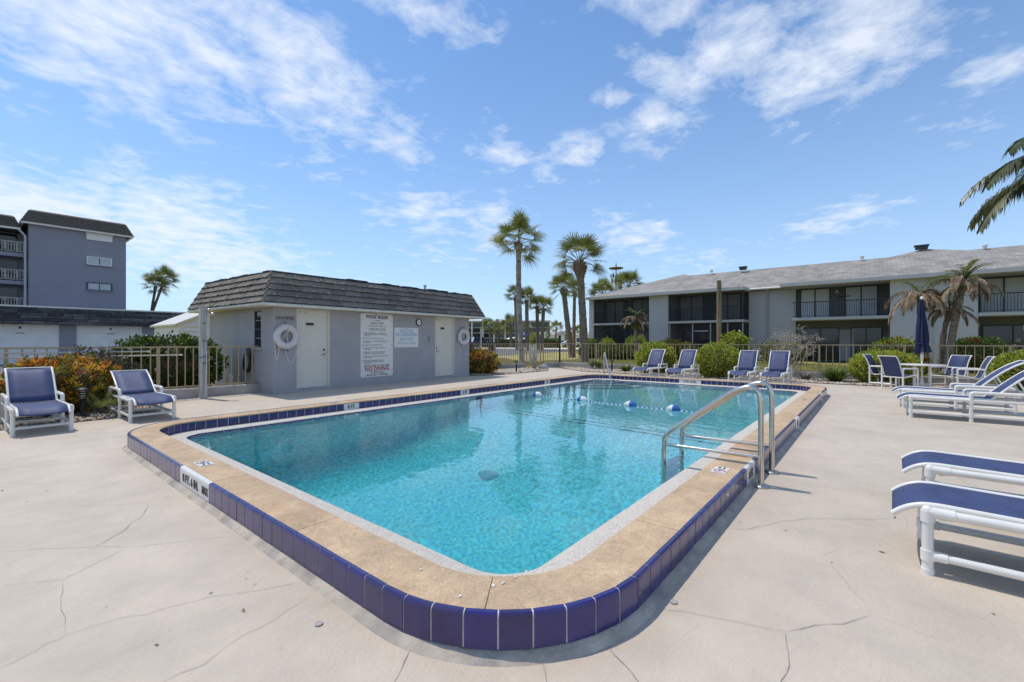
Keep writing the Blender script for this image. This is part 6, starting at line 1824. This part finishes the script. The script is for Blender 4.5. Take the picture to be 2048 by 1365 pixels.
sedan('silver parked car in the distance beside the slim palm trunk', 1128, 110, R(-45), mat('silver_paint', (.45, .46, .48), .3, metal=.6, var=.03))
cv = thing('covered_boat', 'white rounded boat cover showing above the clipped hedge across the road', 'boat', (*gnd(1038, 0, 92)[:2], -.05), R(-48))
mb = MB(); nn = 14
for k in range(nn): pass
sec = [(-3.0, .5, 1.7), (-2.2, 1.0, 2.02), (-1.0, 1.1, 2.16), (.5, 1.1, 2.12), (2.0, .95, 1.92), (3.0, .5, 1.70), (3.4, .1, 1.62)]
vs = []
for x, w, h in sec:
    for k in range(9):
        a = PI*k/8; vs.append((x, -w*math.cos(a), .8 + (h-.8)*math.sin(a)))
mb.add(vs, [(i*9+k, (i+1)*9+k, (i+1)*9+k+1, i*9+k+1) for i in range(len(sec)-1) for k in range(8)]); mb.build('cover', WHITE, cv, 60)
mb = MB(); mb.box(-3.0, -.9, .35, 2.8, .9, .8); mb.build('hull', WHITE, cv)
hp0, hp1 = AT(1003, 690, 84), AT(1118, 690, 78)
hd = thing('hedge', 'long clipped dark hedge along the far side of the road', 'hedge', ((hp0.x+hp1.x)/2, (hp0.y+hp1.y)/2, -.05), math.atan2(hp1.y-hp0.y, hp1.x-hp0.x))
HL = (hp1-hp0).length
r_ = np.random.default_rng(77); n = 16000
Pp = np.stack([r_.uniform(-HL/2, HL/2, n), r_.uniform(-.7, .7, n), r_.uniform(.05, 1.75, n)], -1)
k = (np.abs(Pp[:, 1]) > .5) | (Pp[:, 2] > 1.5); Pp = Pp[k]; Pp[:, 2] += .10*np.sin(Pp[:, 0]*1.7)
V, F = leaf_arrays(Pp, r_.normal(0, 1, (len(Pp), 3)), r_.uniform(.12, .22, len(Pp)), .6)
put('foliage', tri_mesh('foliage', V, F, [LD, LG], np.repeat(r_.integers(0, 2, len(Pp)), 2)), hd)
mb = MB(); mb.box(-HL/2, -.52, 0, HL/2, .52, 1.55); mb.build('dark_core', STEM, hd)  # added solid box darkens the inside of the hedge
shrub('round_tree', 'rounded yellow green small tree rising above the clipped hedge', *gnd(1072, 0, 76)[:2], 1.15, 1.15, 2.5, 3400, .24, [LY, LG], [.55, .45], 120)
# distant three storey apartments
FBc = AT(1010, 690, 240); FB = thing('distant_apartments', 'distant four storey apartment building behind the palms across the road', 'building', (FBc.x, FBc.y, 0), R(-54))
pw = mat('distant_wall', (.40, .39, .36), .9, var=.06)
mb = MB(); mb.box(-24, 0, 0, 24, 12, 12); mb.build('wall', pw, FB)
mb = MB(); mb.box(-24.6, -2.2, 11.6, 24.6, 12.6, 12.3); mb.build('roof', pw, FB)
for lvl in range(4):
    mb = MB(); mb.box(-24, -1.9, lvl*2.8-.1, 24, -.002, lvl*2.8+.25); mb.build('balcony_slab', pw, FB)
    for k in range(8):
        mb = MB(); mb.box(-23.4+6*k, -.25, lvl*2.8+.27, -18.6+6*k, -.003, lvl*2.8+2.6); mb.build('window', GLASS, FB)
for k in range(9):
    mb = MB(); mb.box(-24.1+6*k, -1.95, 0, -23.6+6*k, -.004, 11.6); mb.build('pier', WHITE, FB)
for k, (bx, sz) in enumerate(((-8, 1.0), (-4.5, 1.0), (3, .8))):
    mb = MB(); mb.cbox((bx, 4, 12.8), (1.6, 1.6, sz)); mb.build('roof_unit', DARK, FB)
lwc = AT(1150, 690, 170); lw = thing('low_building', 'long low white building in the far distance behind the lamp globe', 'building', (lwc.x, lwc.y, 0), R(-50))
mb = MB(); mb.box(-14, 0, 0, 22, 8, 3.6); mb.build('wall', WHITE, lw)
mb = MB(); mb.add([(-14.5, -.6, 3.6), (22.5, -.6, 3.6), (22.5, 4, 4.9), (-14.5, 4, 4.9), (22.5, 8.6, 3.6), (-14.5, 8.6, 3.6)], [(0, 1, 2, 3), (3, 2, 4, 5), (0, 3, 5), (1, 4, 2)]); mb.build('roof', CONC, lw)
for k in range(8):
    mb = MB(); mb.box(-12+4.2*k, -.05, .9, -9.6+4.2*k, -.002, 2.4); mb.build('window', GLASS, lw)
bu = thing('market_umbrella', 'tiny open bright blue umbrella above the hedge across the road', 'umbrella', (*gnd(1053, 0, 95)[:2], 0))
mb = MB(); mb.lathe([(1.35, 2.55), (1.0, 2.75), (.4, 3.0), (.02, 3.1)], 8); mb.build('canopy', mat('bright_blue_canvas', (.02, .12, .55), .7, var=.1), bu)
mb = MB(); mb.tube((0, 0, 0), (0, 0, 3.0), .04); mb.build('pole', WHITE, bu)
sg = thing('street_lamp', 'thin street lamp far away left of the lamp globe', 'street lamp', (*gnd(1092, 0, 140)[:2], 0))
mb = MB(); mb.tube((0, 0, 0), (0, 0, 4.6), .07, .05); mb.build('pole', CONC, sg); mb = MB(); mb.cbox((.4, 0, 4.6), (1.0, .2, .12)); mb.build('lamp_head', CONC, sg)
# antenna tower with a round platform
tw = thing('antenna_tower', 'antenna mast with round platform rising behind the apartment roof', 'antenna tower', (*gnd(1232, 0, 150)[:2], 0))
RUST = mat('rusty_steel', (.14, .075, .055), .8, var=.3, scale=3)
mb = MB(); mb.tube((0, 0, 0), (0, 0, 27.4), .30, .18, 8); mb.tube((0, 0, 27.4), (0, 0, 28.6), .06, .03, 6); mb.build('mast', DARK, tw, 50)
mb = MB(); mb.lathe([(.2, 25.6), (2.2, 25.75), (2.45, 25.95), (2.45, 26.05), (.2, 26.1)], 20); mb.build('platform', RUST, tw, 40)
for z, r in ((23.3, 1.7), (21.6, 1.4)):
    mb = MB()
    for k in range(10):
        a = 2*PI*k/10; mb.tube((math.cos(a)*r, math.sin(a)*r, z), (math.cos(a+2*PI/10)*r, math.sin(a+2*PI/10)*r, z), .06, n=5); 
        if k % 2: mb.tube((0, 0, z), (math.cos(a)*r, math.sin(a)*r, z), .05, n=5)
    mb.build('antenna_ring', DARK, tw)
    for k in range(9):
        a = 2*PI*k/9 + z; mb = MB(); mb.cbox((math.cos(a)*(r+.1), math.sin(a)*(r+.1), z+random.uniform(-.3, .4)), (.28, .28, 1.3)); mb.build('antenna_panel', RUST if k % 2 else CONC, tw)
for k in range(4):
    a = 2*PI*k/4; mb = MB(); mb.tube((math.cos(a)*1.7, math.sin(a)*1.7, 0), (math.cos(a)*1.5, math.sin(a)*1.5, 25.6), .05, n=5); mb.build('guy_line', DARK, tw)
# a few fallen leaves and shells on the coping and deck
LF = MB(); rr = random.Random(9)
for (px, py, z) in ((842, 1139, .183), (986, 1171, .183), (1006, 1166, .183), (1030, 1155, .183), (920, 1192, .183), (1052, 1142, .183), (1455, 990, .183)):
    g = G(px, py, z); a = rr.uniform(0, 6.28); s = rr.uniform(.010, .018)
    LF.add([(g[0]-s*math.cos(a), g[1]-s*math.sin(a), z), (g[0]-s*.5*math.sin(a), g[1]+s*.5*math.cos(a), z+.003), (g[0]+s*math.cos(a), g[1]+s*math.sin(a), z+.001), (g[0]+s*.5*math.sin(a), g[1]-s*.5*math.cos(a), z+.004)], [(0, 1, 2, 3)])
LF.build('shell_chips', WHITE, None, None, 'stuff')
LV = MB()
for k in range(60):
    u, v = rr.uniform(1, 12), rr.uniform(-3, .6)
    if k % 3 == 0: u, v = rr.uniform(-.5, 1.0), rr.uniform(1, 9)
    a = rr.uniform(0, 6.28); s = rr.uniform(.008, .028)
    LV.add([(u-s*math.cos(a), v-s*math.sin(a), .003), (u-s*.3*math.sin(a), v+s*.3*math.cos(a), .007), (u+s*math.cos(a), v+s*math.sin(a), .004), (u+s*.3*math.sin(a), v-s*.3*math.cos(a), .003)], [(0, 1, 2, 3)])
LV.build('fallen_leaves', FROND_B, None, None, 'stuff')
